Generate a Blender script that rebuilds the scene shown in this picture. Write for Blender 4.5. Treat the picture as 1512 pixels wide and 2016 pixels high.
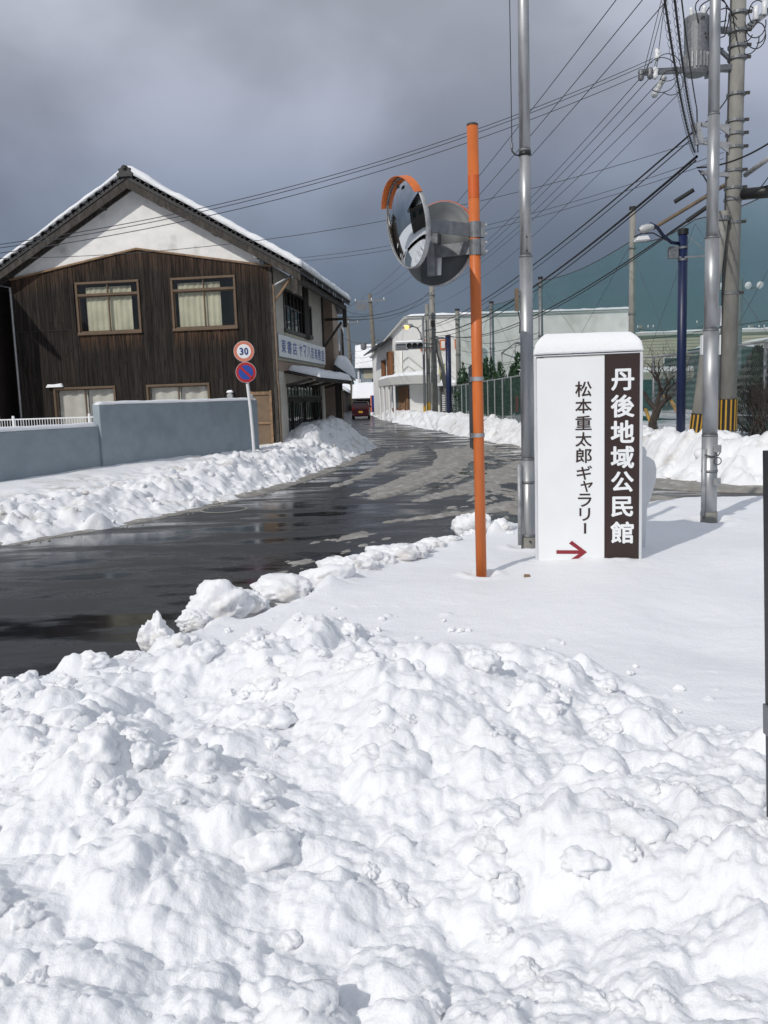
import bpy, bmesh, math, random
import numpy as np
from mathutils import Vector, Matrix
for _o in list(bpy.data.objects): bpy.data.objects.remove(_o)
random.seed(7)
S = bpy.context.scene
COL = S.collection
R = math.radians

# ------------------------------------------------------------------ camera
EYE = 1.6; FPX = 1680.0; PITCH = R(7.56); ROLL = R(1.9)
_fw = Vector((0, math.cos(PITCH), -math.sin(PITCH)))
_u0 = Vector((0, math.sin(PITCH), math.cos(PITCH)))
_r0 = Vector((1, 0, 0))
_rt = _r0 * math.cos(ROLL) - _u0 * math.sin(ROLL)
_up = _u0 * math.cos(ROLL) + _r0 * math.sin(ROLL)
cam_d = bpy.data.cameras.new('camera'); cam = bpy.data.objects.new('camera', cam_d); COL.objects.link(cam)
cam_d.sensor_fit = 'VERTICAL'; cam_d.sensor_height = 36; cam_d.lens = 36 * FPX / 2016
cam_d.clip_start = 0.05; cam_d.clip_end = 3000
cam.matrix_world = Matrix(((_rt.x, _up.x, -_fw.x, 0), (_rt.y, _up.y, -_fw.y, 0), (_rt.z, _up.z, -_fw.z, EYE), (0, 0, 0, 1)))
S.camera = cam
def at(px, py, Y):
    """world point at depth Y seen in direction (px, py) of the survey photo"""
    d = _fw + _rt * ((px - 756) / FPX) - _up * ((py - 1008) / FPX)
    t = Y / d.y
    return Vector((d.x * t, Y, EYE + d.z * t))

# ------------------------------------------------------------------ world, sun, exposure
SUN_EL = R(37); SUN_H = Vector((0.61, 0.79, 0)).normalized()      # horizontal travel direction of sunlight
w = bpy.data.worlds.new('World'); S.world = w; w.use_nodes = True
nt = w.node_tree; N = nt.nodes; L = nt.links; N.clear()
out = N.new('ShaderNodeOutputWorld'); bg = N.new('ShaderNodeBackground'); L.new(bg.outputs[0], out.inputs[0])
sky = N.new('ShaderNodeTexSky'); sky.sky_type = 'NISHITA'; sky.sun_disc = False
sky.sun_elevation = SUN_EL; sky.sun_rotation = math.atan2(-SUN_H.x, -SUN_H.y)
tc = N.new('ShaderNodeTexCoord')
mp = N.new('ShaderNodeMapping'); mp.inputs['Scale'].default_value = (1, 1, 1.5); mp.inputs['Location'].default_value = (4.00, 2.07, 1.30)
L.new(tc.outputs['Generated'], mp.inputs[0])
n1 = N.new('ShaderNodeTexNoise'); n1.inputs['Scale'].default_value = 3.0; n1.inputs['Detail'].default_value = 8; n1.inputs['Roughness'].default_value = .45; n1.inputs['Distortion'].default_value = .15
L.new(mp.outputs[0], n1.inputs['Vector'])
sep = N.new('ShaderNodeSeparateXYZ'); L.new(tc.outputs['Generated'], sep.inputs[0])
mr = N.new('ShaderNodeMapRange'); mr.interpolation_type = 'SMOOTHSTEP'
mr.inputs['From Min'].default_value = -0.06; mr.inputs['From Max'].default_value = 0.55
L.new(sep.outputs['Z'], mr.inputs['Value'])
cr = N.new('ShaderNodeValToRGB')                                   # cloud deck: slate near the horizon, paler overhead
e = cr.color_ramp.elements
e[0].position = 0.0; e[0].color = (.082, .115, .168, 1)
e[1].position = 1.0; e[1].color = (.62, .66, .74, 1)
k = e.new(.22); k.color = (.145, .185, .262, 1)
k = e.new(.50); k.color = (.315, .352, .452, 1)
k = e.new(.80); k.color = (.53, .555, .65, 1)
L.new(mr.outputs[0], cr.inputs[0])
mr2 = N.new('ShaderNodeMapRange'); mr2.inputs['From Min'].default_value = .36; mr2.inputs['From Max'].default_value = .68
mr2.inputs['To Min'].default_value = .84; mr2.inputs['To Max'].default_value = 1.42; mr2.interpolation_type = 'SMOOTHSTEP'
L.new(n1.outputs['Fac'], mr2.inputs['Value'])
mul = N.new('ShaderNodeVectorMath'); mul.operation = 'SCALE'; L.new(cr.outputs[0], mul.inputs[0]); L.new(mr2.outputs[0], mul.inputs['Scale'])
mul2 = N.new('ShaderNodeVectorMath'); mul2.operation = 'SCALE'; mul2.inputs['Scale'].default_value = 6.2; L.new(mul.outputs[0], mul2.inputs[0])
mx = N.new('ShaderNodeMix'); mx.data_type = 'RGBA'; mx.inputs[0].default_value = .93
L.new(sky.outputs[0], mx.inputs[6]); L.new(mul2.outputs[0], mx.inputs[7]); L.new(mx.outputs[2], bg.inputs[0])
bg.inputs[1].default_value = 0.12
sd = bpy.data.lights.new('sun', 'SUN'); sd.energy = 2.3; sd.angle = R(.55); sd.color = (1, .955, .89)
so = bpy.data.objects.new('sun', sd); COL.objects.link(so); so.location = (-20, -20, 30)
_dir = SUN_H * math.cos(SUN_EL) + Vector((0, 0, -math.sin(SUN_EL)))
so.rotation_euler = _dir.to_track_quat('-Z', 'Y').to_euler()
S.view_settings.view_transform = 'Standard'; S.view_settings.look = 'None'; S.view_settings.gamma = 1; S.view_settings.use_curve_mapping = False
S.view_settings.exposure = 0.0
S.render.engine = 'CYCLES'; S.cycles.max_bounces = 8; S.cycles.transparent_max_bounces = 16; S.cycles.use_denoising = True

# ------------------------------------------------------------------ materials
M = {}
def rgb(h): return tuple(((int(h[i:i+2], 16) / 255 + .055) / 1.055) ** 2.4 if int(h[i:i+2], 16) > 10 else int(h[i:i+2], 16) / 3294 for i in (0, 2, 4))
def mat(name, col, rough=.6, metal=0, var=.18, scale=6, stretch=(1, 1, 1), bump=0, bscale=60, second=None, sfac=.5, spec=.5, rvar=0):
    m = bpy.data.materials.new(name); m.use_nodes = True; t = m.node_tree; n = t.nodes; b = n['Principled BSDF']
    b.inputs['Roughness'].default_value = rough; b.inputs['Metallic'].default_value = metal; b.inputs['Specular IOR Level'].default_value = spec
    c = n.new('ShaderNodeTexCoord'); mpn = n.new('ShaderNodeMapping'); mpn.inputs['Scale'].default_value = stretch; t.links.new(c.outputs['Object'], mpn.inputs[0])
    nz = n.new('ShaderNodeTexNoise'); nz.inputs['Scale'].default_value = scale; nz.inputs['Detail'].default_value = 6; t.links.new(mpn.outputs[0], nz.inputs['Vector'])
    rp = n.new('ShaderNodeValToRGB'); rp.color_ramp.elements[0].position = .32; rp.color_ramp.elements[1].position = .68
    rp.color_ramp.elements[0].color = (*[v * (1 - var) for v in col], 1); rp.color_ramp.elements[1].color = (*[min(1, v * (1 + var)) for v in col], 1)
    t.links.new(nz.outputs['Fac'], rp.inputs[0]); last = rp.outputs[0]
    if second:
        n2 = n.new('ShaderNodeTexNoise'); n2.inputs['Scale'].default_value = scale * .45; n2.inputs['Detail'].default_value = 8; t.links.new(mpn.outputs[0], n2.inputs['Vector'])
        r2 = n.new('ShaderNodeMapRange'); r2.inputs['From Min'].default_value = 1 - sfac - .1; r2.inputs['From Max'].default_value = 1 - sfac + .12; t.links.new(n2.outputs['Fac'], r2.inputs['Value'])
        x = n.new('ShaderNodeMix'); x.data_type = 'RGBA'; t.links.new(r2.outputs[0], x.inputs[0]); t.links.new(last, x.inputs[6]); x.inputs[7].default_value = (*second, 1); last = x.outputs[2]
    t.links.new(last, b.inputs['Base Color'])
    if rvar:
        r3 = n.new('ShaderNodeMapRange'); r3.inputs['From Min'].default_value = .35; r3.inputs['From Max'].default_value = .65
        r3.inputs['To Min'].default_value = max(.02, rough - rvar); r3.inputs['To Max'].default_value = rough + rvar; t.links.new(nz.outputs['Fac'], r3.inputs['Value']); t.links.new(r3.outputs[0], b.inputs['Roughness'])
    if bump:
        n3 = n.new('ShaderNodeTexNoise'); n3.inputs['Scale'].default_value = bscale; n3.inputs['Detail'].default_value = 4; t.links.new(mpn.outputs[0], n3.inputs['Vector'])
        bp = n.new('ShaderNodeBump'); bp.inputs['Strength'].default_value = bump; bp.inputs['Distance'].default_value = .02; t.links.new(n3.outputs['Fac'], bp.inputs['Height']); t.links.new(bp.outputs[0], b.inputs['Normal'])
    M[name] = m; return m

def snow_mat(name, col, dirt, amount, fine, nsc=1.7, dist=.012):
    m = bpy.data.materials.new(name); m.use_nodes = True; t = m.node_tree; n = t.nodes; b = n['Principled BSDF']; l = t.links
    c = n.new('ShaderNodeTexCoord')
    a = n.new('ShaderNodeTexNoise'); a.inputs['Scale'].default_value = nsc; a.inputs['Detail'].default_value = 9; a.inputs['Roughness'].default_value = .68; l.new(c.outputs['Object'], a.inputs['Vector'])
    r = n.new('ShaderNodeMapRange'); r.inputs['From Min'].default_value = .62 - amount; r.inputs['From Max'].default_value = .78 - amount * .5; l.new(a.outputs['Fac'], r.inputs['Value'])
    x = n.new('ShaderNodeMix'); x.data_type = 'RGBA'; l.new(r.outputs[0], x.inputs[0]); x.inputs[6].default_value = (*col, 1); x.inputs[7].default_value = (*dirt, 1)
    l.new(x.outputs[2], b.inputs['Base Color'])
    b.inputs['Roughness'].default_value = .55; b.inputs['Specular IOR Level'].default_value = .25
    b.inputs['Subsurface Weight'].default_value = .35 if name == 'snow' else 0.0; b.inputs['Subsurface Radius'].default_value = (1, 1.05, 1.15); b.inputs['Subsurface Scale'].default_value = .018
    g = n.new('ShaderNodeTexNoise'); g.inputs['Scale'].default_value = fine; g.inputs['Detail'].default_value = 5; g.inputs['Roughness'].default_value = .65; l.new(c.outputs['Object'], g.inputs['Vector'])
    bp = n.new('ShaderNodeBump'); bp.inputs['Strength'].default_value = .55; bp.inputs['Distance'].default_value = dist; l.new(g.outputs['Fac'], bp.inputs['Height']); l.new(bp.outputs[0], b.inputs['Normal'])
    M[name] = m; return m
snow_mat('snow', (.86, .875, .90), (.80, .82, .85), .05, 55)
snow_mat('snow_far', (.85, .865, .89), (.62, .60, .55), .03, 14)
snow_mat('snow_bank', (.84, .85, .87), (.44, .40, .345), .085, 30)
snow_mat('slush', (.27, .255, .23), (.50, .49, .47), .13, 34, 5, .03)

def asphalt():
    m = bpy.data.materials.new('asphalt'); m.use_nodes = True; t = m.node_tree; n = t.nodes; b = n['Principled BSDF']; l = t.links
    c = n.new('ShaderNodeTexCoord'); mpn = n.new('ShaderNodeMapping'); mpn.inputs['Rotation'].default_value = (0, 0, R(-35)); mpn.inputs['Scale'].default_value = (.55, 1.5, 1); l.new(c.outputs['Object'], mpn.inputs[0])
    a = n.new('ShaderNodeTexNoise'); a.inputs['Scale'].default_value = .9; a.inputs['Detail'].default_value = 9; a.inputs['Roughness'].default_value = .6; l.new(mpn.outputs[0], a.inputs['Vector'])
    g = n.new('ShaderNodeTexNoise'); g.inputs['Scale'].default_value = 130; g.inputs['Detail'].default_value = 3; l.new(c.outputs['Object'], g.inputs['Vector'])
    wet = n.new('ShaderNodeMapRange'); wet.interpolation_type = 'SMOOTHSTEP'; wet.inputs['From Min'].default_value = .42; wet.inputs['From Max'].default_value = .60; l.new(a.outputs['Fac'], wet.inputs['Value'])
    col = n.new('ShaderNodeMix'); col.data_type = 'RGBA'; l.new(wet.outputs[0], col.inputs[0]); col.inputs[6].default_value = (.024, .025, .027, 1); col.inputs[7].default_value = (.011, .012, .014, 1); b.inputs['Specular IOR Level'].default_value = .36
    sp = n.new('ShaderNodeMix'); sp.data_type = 'RGBA'; sp.blend_type = 'MULTIPLY'; sp.inputs[0].default_value = .6; l.new(col.outputs[2], sp.inputs[6])
    rp = n.new('ShaderNodeValToRGB'); rp.color_ramp.elements[0].color = (.45, .45, .45, 1); rp.color_ramp.elements[1].color = (1.5, 1.5, 1.5, 1); l.new(g.outputs['Fac'], rp.inputs[0]); l.new(rp.outputs[0], sp.inputs[7])
    l.new(sp.outputs[2], b.inputs['Base Color'])
    ro = n.new('ShaderNodeMapRange'); ro.inputs['To Min'].default_value = .42; ro.inputs['To Max'].default_value = .08; l.new(wet.outputs[0], ro.inputs['Value']); l.new(ro.outputs[0], b.inputs['Roughness'])
    inv = n.new('ShaderNodeMapRange'); inv.inputs['To Min'].default_value = .6; inv.inputs['To Max'].default_value = .06; l.new(wet.outputs[0], inv.inputs['Value'])
    bp = n.new('ShaderNodeBump'); bp.inputs['Distance'].default_value = .004; l.new(inv.outputs[0], bp.inputs['Strength']); l.new(g.outputs['Fac'], bp.inputs['Height']); l.new(bp.outputs[0], b.inputs['Normal'])
    M['asphalt'] = m
asphalt()
def siding(name):
    """old charred-and-weathered cedar board: each board its own tone, long grain, knots"""
    m = bpy.data.materials.new(name); m.use_nodes = True; t = m.node_tree; n = t.nodes; b = n['Principled BSDF']; l = t.links
    c = n.new('ShaderNodeTexCoord'); oi = n.new('ShaderNodeObjectInfo')
    ad = n.new('ShaderNodeVectorMath'); ad.operation = 'ADD'; l.new(c.outputs['Object'], ad.inputs[0])
    sc = n.new('ShaderNodeVectorMath'); sc.operation = 'SCALE'; sc.inputs[0].default_value = (31, 17, 53); l.new(oi.outputs['Random'], sc.inputs['Scale']); l.new(sc.outputs[0], ad.inputs[1])
    mpn = n.new('ShaderNodeMapping'); mpn.inputs['Scale'].default_value = (26, 26, 1.6); l.new(ad.outputs[0], mpn.inputs[0])
    gr = n.new('ShaderNodeTexNoise'); gr.inputs['Scale'].default_value = 1; gr.inputs['Detail'].default_value = 7; gr.inputs['Roughness'].default_value = .62; gr.inputs['Distortion'].default_value = .4; l.new(mpn.outputs[0], gr.inputs['Vector'])
    rp = n.new('ShaderNodeValToRGB'); rp.color_ramp.elements[0].position = .3; rp.color_ramp.elements[1].position = .75
    rp.color_ramp.elements[0].color = (.0045, .004, .0037, 1); rp.color_ramp.elements[1].color = (.046, .039, .034, 1); l.new(gr.outputs['Fac'], rp.inputs[0])
    # reddish, less weathered streaks
    mp2 = n.new('ShaderNodeMapping'); mp2.inputs['Scale'].default_value = (9, 9, .5); l.new(ad.outputs[0], mp2.inputs[0])
    st = n.new('ShaderNodeTexNoise'); st.inputs['Scale'].default_value = 1; st.inputs['Detail'].default_value = 4; l.new(mp2.outputs[0], st.inputs['Vector'])
    sr = n.new('ShaderNodeMapRange'); sr.inputs['From Min'].default_value = .52; sr.inputs['From Max'].default_value = .72; sr.inputs['To Max'].default_value = .4; l.new(st.outputs['Fac'], sr.inputs['Value'])
    x = n.new('ShaderNodeMix'); x.data_type = 'RGBA'; l.new(sr.outputs[0], x.inputs[0]); l.new(rp.outputs[0], x.inputs[6]); x.inputs[7].default_value = (.046, .030, .022, 1)
    # knots
    vm = n.new('ShaderNodeMapping'); vm.inputs['Scale'].default_value = (11, 11, 4.2); l.new(ad.outputs[0], vm.inputs[0])
    vo = n.new('ShaderNodeTexVoronoi'); vo.inputs['Scale'].default_value = 1; l.new(vm.outputs[0], vo.inputs['Vector'])
    kr = n.new('ShaderNodeMapRange'); kr.inputs['From Min'].default_value = .10; kr.inputs['From Max'].default_value = .17; l.new(vo.outputs['Distance'], kr.inputs['Value'])
    kx = n.new('ShaderNodeMix'); kx.data_type = 'RGBA'; l.new(kr.outputs[0], kx.inputs[0]); kx.inputs[6].default_value = (.006, .005, .004, 1); l.new(x.outputs[2], kx.inputs[7])
    # paler, redder wood where the gable trim and the window sills kept the rain off
    sx = n.new('ShaderNodeSeparateXYZ'); l.new(c.outputs['Object'], sx.inputs[0])
    def mth(op, a, b=None):
        q = n.new('ShaderNodeMath'); q.operation = op; q.use_clamp = False
        for i_, v_ in enumerate((a, b)):
            if v_ is None: continue
            if isinstance(v_, (int, float)): q.inputs[i_].default_value = v_
            else: l.new(v_, q.inputs[i_])
        return q.outputs[0]
    ax = mth('ABSOLUTE', mth('ADD', sx.outputs['X'], 3.43)); below = mth('SUBTRACT', mth('SUBTRACT', 5.53, mth('MULTIPLY', ax, .174)), sx.outputs['Z'])
    m1 = n.new('ShaderNodeMapRange'); m1.inputs['From Min'].default_value = .55; m1.inputs['From Max'].default_value = .0; m1.inputs['To Max'].default_value = .55; l.new(below, m1.inputs['Value'])
    m2 = n.new('ShaderNodeMapRange'); m2.inputs['From Min'].default_value = 3.0; m2.inputs['From Max'].default_value = 3.46; l.new(sx.outputs['Z'], m2.inputs['Value'])
    cut = mth('LESS_THAN', sx.outputs['Z'], 3.5); wx_ = mth('MULTIPLY', mth('GREATER_THAN', ax, .85), mth('LESS_THAN', ax, 2.5))
    wx2 = mth('MULTIPLY', mth('GREATER_THAN', mth('ADD', sx.outputs['X'], 5.1), 0), mth('LESS_THAN', sx.outputs['X'], -.94)); gap = mth('GREATER_THAN', mth('ABSOLUTE', mth('ADD', sx.outputs['X'], 3.02)), .44)
    mw = mth('MULTIPLY', mth('MULTIPLY', m2.outputs[0], cut), mth('MULTIPLY', wx2, gap)); mk = mth('MAXIMUM', m1.outputs[0], mth('MULTIPLY', mw, .8))
    ns_ = n.new('ShaderNodeMapRange'); ns_.inputs['From Min'].default_value = .38; ns_.inputs['From Max'].default_value = .62; l.new(gr.outputs['Fac'], ns_.inputs['Value'])
    fx = n.new('ShaderNodeMix'); fx.data_type = 'RGBA'; l.new(mth('MULTIPLY', mk, ns_.outputs[0]), fx.inputs[0]); l.new(kx.outputs[2], fx.inputs[6]); fx.inputs[7].default_value = (.14, .075, .042, 1); kx = fx
    # board to board tone
    tr = n.new('ShaderNodeMapRange'); tr.inputs['To Min'].default_value = .72; tr.inputs['To Max'].default_value = 1.18; l.new(oi.outputs['Random'], tr.inputs['Value'])
    ml = n.new('ShaderNodeVectorMath'); ml.operation = 'SCALE'; l.new(kx.outputs[2], ml.inputs[0]); l.new(tr.outputs[0], ml.inputs['Scale'])
    l.new(ml.outputs[0], b.inputs['Base Color']); b.inputs['Roughness'].default_value = .82; b.inputs['Specular IOR Level'].default_value = .2
    bp = n.new('ShaderNodeBump'); bp.inputs['Strength'].default_value = .5; bp.inputs['Distance'].default_value = .006; l.new(gr.outputs['Fac'], bp.inputs['Height']); l.new(bp.outputs[0], b.inputs['Normal'])
    M[name] = m
siding('siding')
def glass(name, tint, alpha, rough=.03):
    m = bpy.data.materials.new(name); m.use_nodes = True; t = m.node_tree; n = t.nodes; l = t.links; n.clear()
    o = n.new('ShaderNodeOutputMaterial'); tr = n.new('ShaderNodeBsdfTransparent'); tr.inputs[0].default_value = (*tint, 1)
    gl = n.new('ShaderNodeBsdfGlossy'); gl.inputs['Roughness'].default_value = rough; lw = n.new('ShaderNodeLayerWeight'); lw.inputs[0].default_value = .5; fr = n.new('ShaderNodeMath'); fr.operation = 'POWER'; fr.inputs[1].default_value = 4.5; l.new(lw.outputs['Facing'], fr.inputs[0])
    ad = n.new('ShaderNodeMath'); ad.operation = 'MULTIPLY_ADD'; ad.inputs[1].default_value = .85; ad.inputs[2].default_value = .03 + alpha; l.new(fr.outputs[0], ad.inputs[0])
    x = n.new('ShaderNodeMixShader'); l.new(ad.outputs[0], x.inputs[0]); l.new(tr.outputs[0], x.inputs[1]); l.new(gl.outputs[0], x.inputs[2]); l.new(x.outputs[0], o.inputs[0]); M[name] = m
glass('glass', (.97, .98, .98), .02); glass('glass_dark', (.28, .32, .33), .06)
def net(name, col, dens):
    m = bpy.data.materials.new(name); m.use_nodes = True; t = m.node_tree; n = t.nodes; l = t.links; n.clear()
    o = n.new('ShaderNodeOutputMaterial'); tr = n.new('ShaderNodeBsdfTransparent'); df = n.new('ShaderNodeBsdfDiffuse'); df.inputs[0].default_value = (*col, 1)
    tl = n.new('ShaderNodeBsdfTranslucent'); tl.inputs[0].default_value = (*col, 1); a = n.new('ShaderNodeMixShader'); a.inputs[0].default_value = .45; l.new(df.outputs[0], a.inputs[1]); l.new(tl.outputs[0], a.inputs[2])
    c = n.new('ShaderNodeTexCoord'); z = n.new('ShaderNodeTexNoise'); z.inputs['Scale'].default_value = .6; l.new(c.outputs['Object'], z.inputs['Vector'])
    r = n.new('ShaderNodeMapRange'); r.inputs['To Min'].default_value = dens - .1; r.inputs['To Max'].default_value = dens + .1; l.new(z.outputs['Fac'], r.inputs['Value'])
    x = n.new('ShaderNodeMixShader'); l.new(r.outputs[0], x.inputs[0]); l.new(tr.outputs[0], x.inputs[1]); l.new(a.outputs[0], x.inputs[2]); l.new(x.outputs[0], o.inputs[0]); M[name] = m
net('green_net', (.035, .20, .175), .36); net('fence_sheet', (.075, .12, .105), .66)
mat('plaster', (.86, .855, .83), .85, var=.07, scale=3.4, second=(.48, .47, .44), sfac=.34, bump=.2)
mat('plaster_side', (.56, .53, .47), .85, var=.08, scale=4, second=(.42, .36, .31), sfac=.36, bump=.15)
mat('plaster_pink', (.36, .27, .21), .85, var=.08, scale=3, bump=.1)
mat('hall_white', (.80, .80, .77), .8, var=.05, scale=1.2, second=(.60, .58, .54), sfac=.36, bump=.1)
mat('hall_trim', (.5, .5, .48), .7, var=.06)
mat('old_wood', (.046, .040, .035), .85, var=.45, scale=7, stretch=(3, 3, 1), bump=.3, second=(.085, .076, .067), sfac=.42)
mat('dark_wood', (.028, .020, .016), .75, var=.4, scale=9, stretch=(4, 4, .6), bump=.3)
mat('door_wood', (.20, .085, .035), .6, var=.3, scale=8, stretch=(6, 6, .7))
mat('trim_wood', (.24, .15, .085), .7, var=.3, scale=9)
mat('door_panel', (.17, .115, .07), .6, var=.15, scale=5)
mat('roof_tile', (.026, .026, .028), .5, var=.35, scale=12)
mat('bronze', (.13, .088, .055), .5, metal=.2, var=.12)
mat('dark_frame', (.05, .045, .04), .5, var=.2)
mat('curtain', (.58, .55, .41), .9, var=.10, scale=3, second=(.44, .42, .31), sfac=.40)
mat('curtain_white', (.60, .57, .51), .9, var=.08, scale=3)
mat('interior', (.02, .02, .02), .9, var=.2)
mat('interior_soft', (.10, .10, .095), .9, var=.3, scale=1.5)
mat('grey_wall', (.31, .365, .40), .88, var=.05, scale=5, bump=.35, bscale=140, second=(.265, .315, .345), sfac=.40)
mat('white_paint', (.78, .79, .80), .4, var=.04, scale=5)
mat('sign_white', (.80, .82, .83), .35, var=.02, scale=4)
mat('sign_brown', (.032, .016, .014), .38, var=.06, scale=4)
mat('sign_red', (.25, .018, .03), .4, var=.05)
mat('alu', (.40, .41, .42), .46, metal=.7, var=.16, scale=10, stretch=(1, 1, .35), rvar=.1)
mat('alu_trim', (.66, .68, .70), .4, metal=.3, var=.05)
mat('galv', (.20, .21, .22), .5, metal=.5, var=.2, scale=22, rvar=.12)
mat('galv_light', (.36, .37, .38), .5, metal=.4, var=.2, scale=22)
mat('orange', (.60, .150, .030), .48, var=.10, scale=16, stretch=(1, 1, .25), second=(.50, .125, .030), sfac=.40, rvar=.12, bump=.05)
mat('orange_red', (.60, .118, .022), .4, var=.05)
mat('mirror_back', (.060, .067, .072), .5, metal=.3, var=.15, scale=9)
mat('concrete', (.255, .25, .228), .85, var=.14, scale=7, stretch=(1, 1, .4), second=(.17, .165, .15), sfac=.38, bump=.2)
mat('pole_brown', (.15, .138, .115), .85, var=.2, scale=6)
mat('blue_paint', (.007, .016, .062), .42, var=.15, scale=9, second=(.02, .03, .075), sfac=.3)
mat('black', (.012, .012, .013), .45, var=.2)
mat('black_cable', (.014, .014, .016), .6, var=.2)
mat('grey_cable', (.05, .052, .058), .6, var=.2)
mat('yellow', (.46, .26, .025), .5, var=.08)
mat('porcelain', (.75, .76, .77), .25, var=.04)
mat('red_car', (.028, .003, .006), .25, var=.05)
mat('tail_red', (.14, .006, .008), .25, var=.05)
mat('sig_blue', (.02, .07, .36), .4, var=.04); mat('sig_red', (.42, .02, .025), .4, var=.04); mat('sig_salmon', (.62, .20, .13), .45, var=.05); mat('sig_num', (.012, .04, .20), .4, var=.03)
mat('vending', (.02, .03, .22), .4, var=.1); mat('cyan', (.03, .42, .60), .5, var=.05)
mat('board_yellow', (.62, .56, .24), .5, var=.04); mat('board_green', (.03, .36, .08), .5, var=.05)
mat('bark', (.045, .036, .030), .9, var=.3, scale=14, bump=.4)
mat('evergreen', (.020, .058, .022), .8, var=.55, scale=9); mat('evergreen_dark', (.022, .042, .022), .8, var=.5, scale=9)
mat('beige_wall', (.50, .47, .36), .85, var=.06, scale=2); mat('beige_line', (.36, .34, .27), .85, var=.06)
mat('dark_green', (.028, .055, .048), .6, var=.15, scale=3); mat('rust', (.16, .05, .03), .85, var=.3)
mat('clear_plastic', (.45, .46, .46), .3, var=.1); mat('tyre', (.012, .012, .012), .8, var=.2)
mat('brown_sheet', (.16, .12, .085), .7, var=.2)
mm = bpy.data.materials.new('mirror'); mm.use_nodes = True; _b = mm.node_tree.nodes['Principled BSDF']; _b.inputs['Metallic'].default_value = 1; _b.inputs['Base Color'].default_value = (.72, .74, .75, 1); _b.inputs['Roughness'].default_value = .035; M['mirror'] = mm
def emis(name, col, s):
    m = bpy.data.materials.new(name); m.use_nodes = True; b = m.node_tree.nodes['Principled BSDF']; b.inputs['Base Color'].default_value = (*col, 1); b.inputs['Emission Color'].default_value = (*col, 1); b.inputs['Emission Strength'].default_value = s; M[name] = m
emis('lamp_glow', (1, .50, .12), 2.2)

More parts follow.
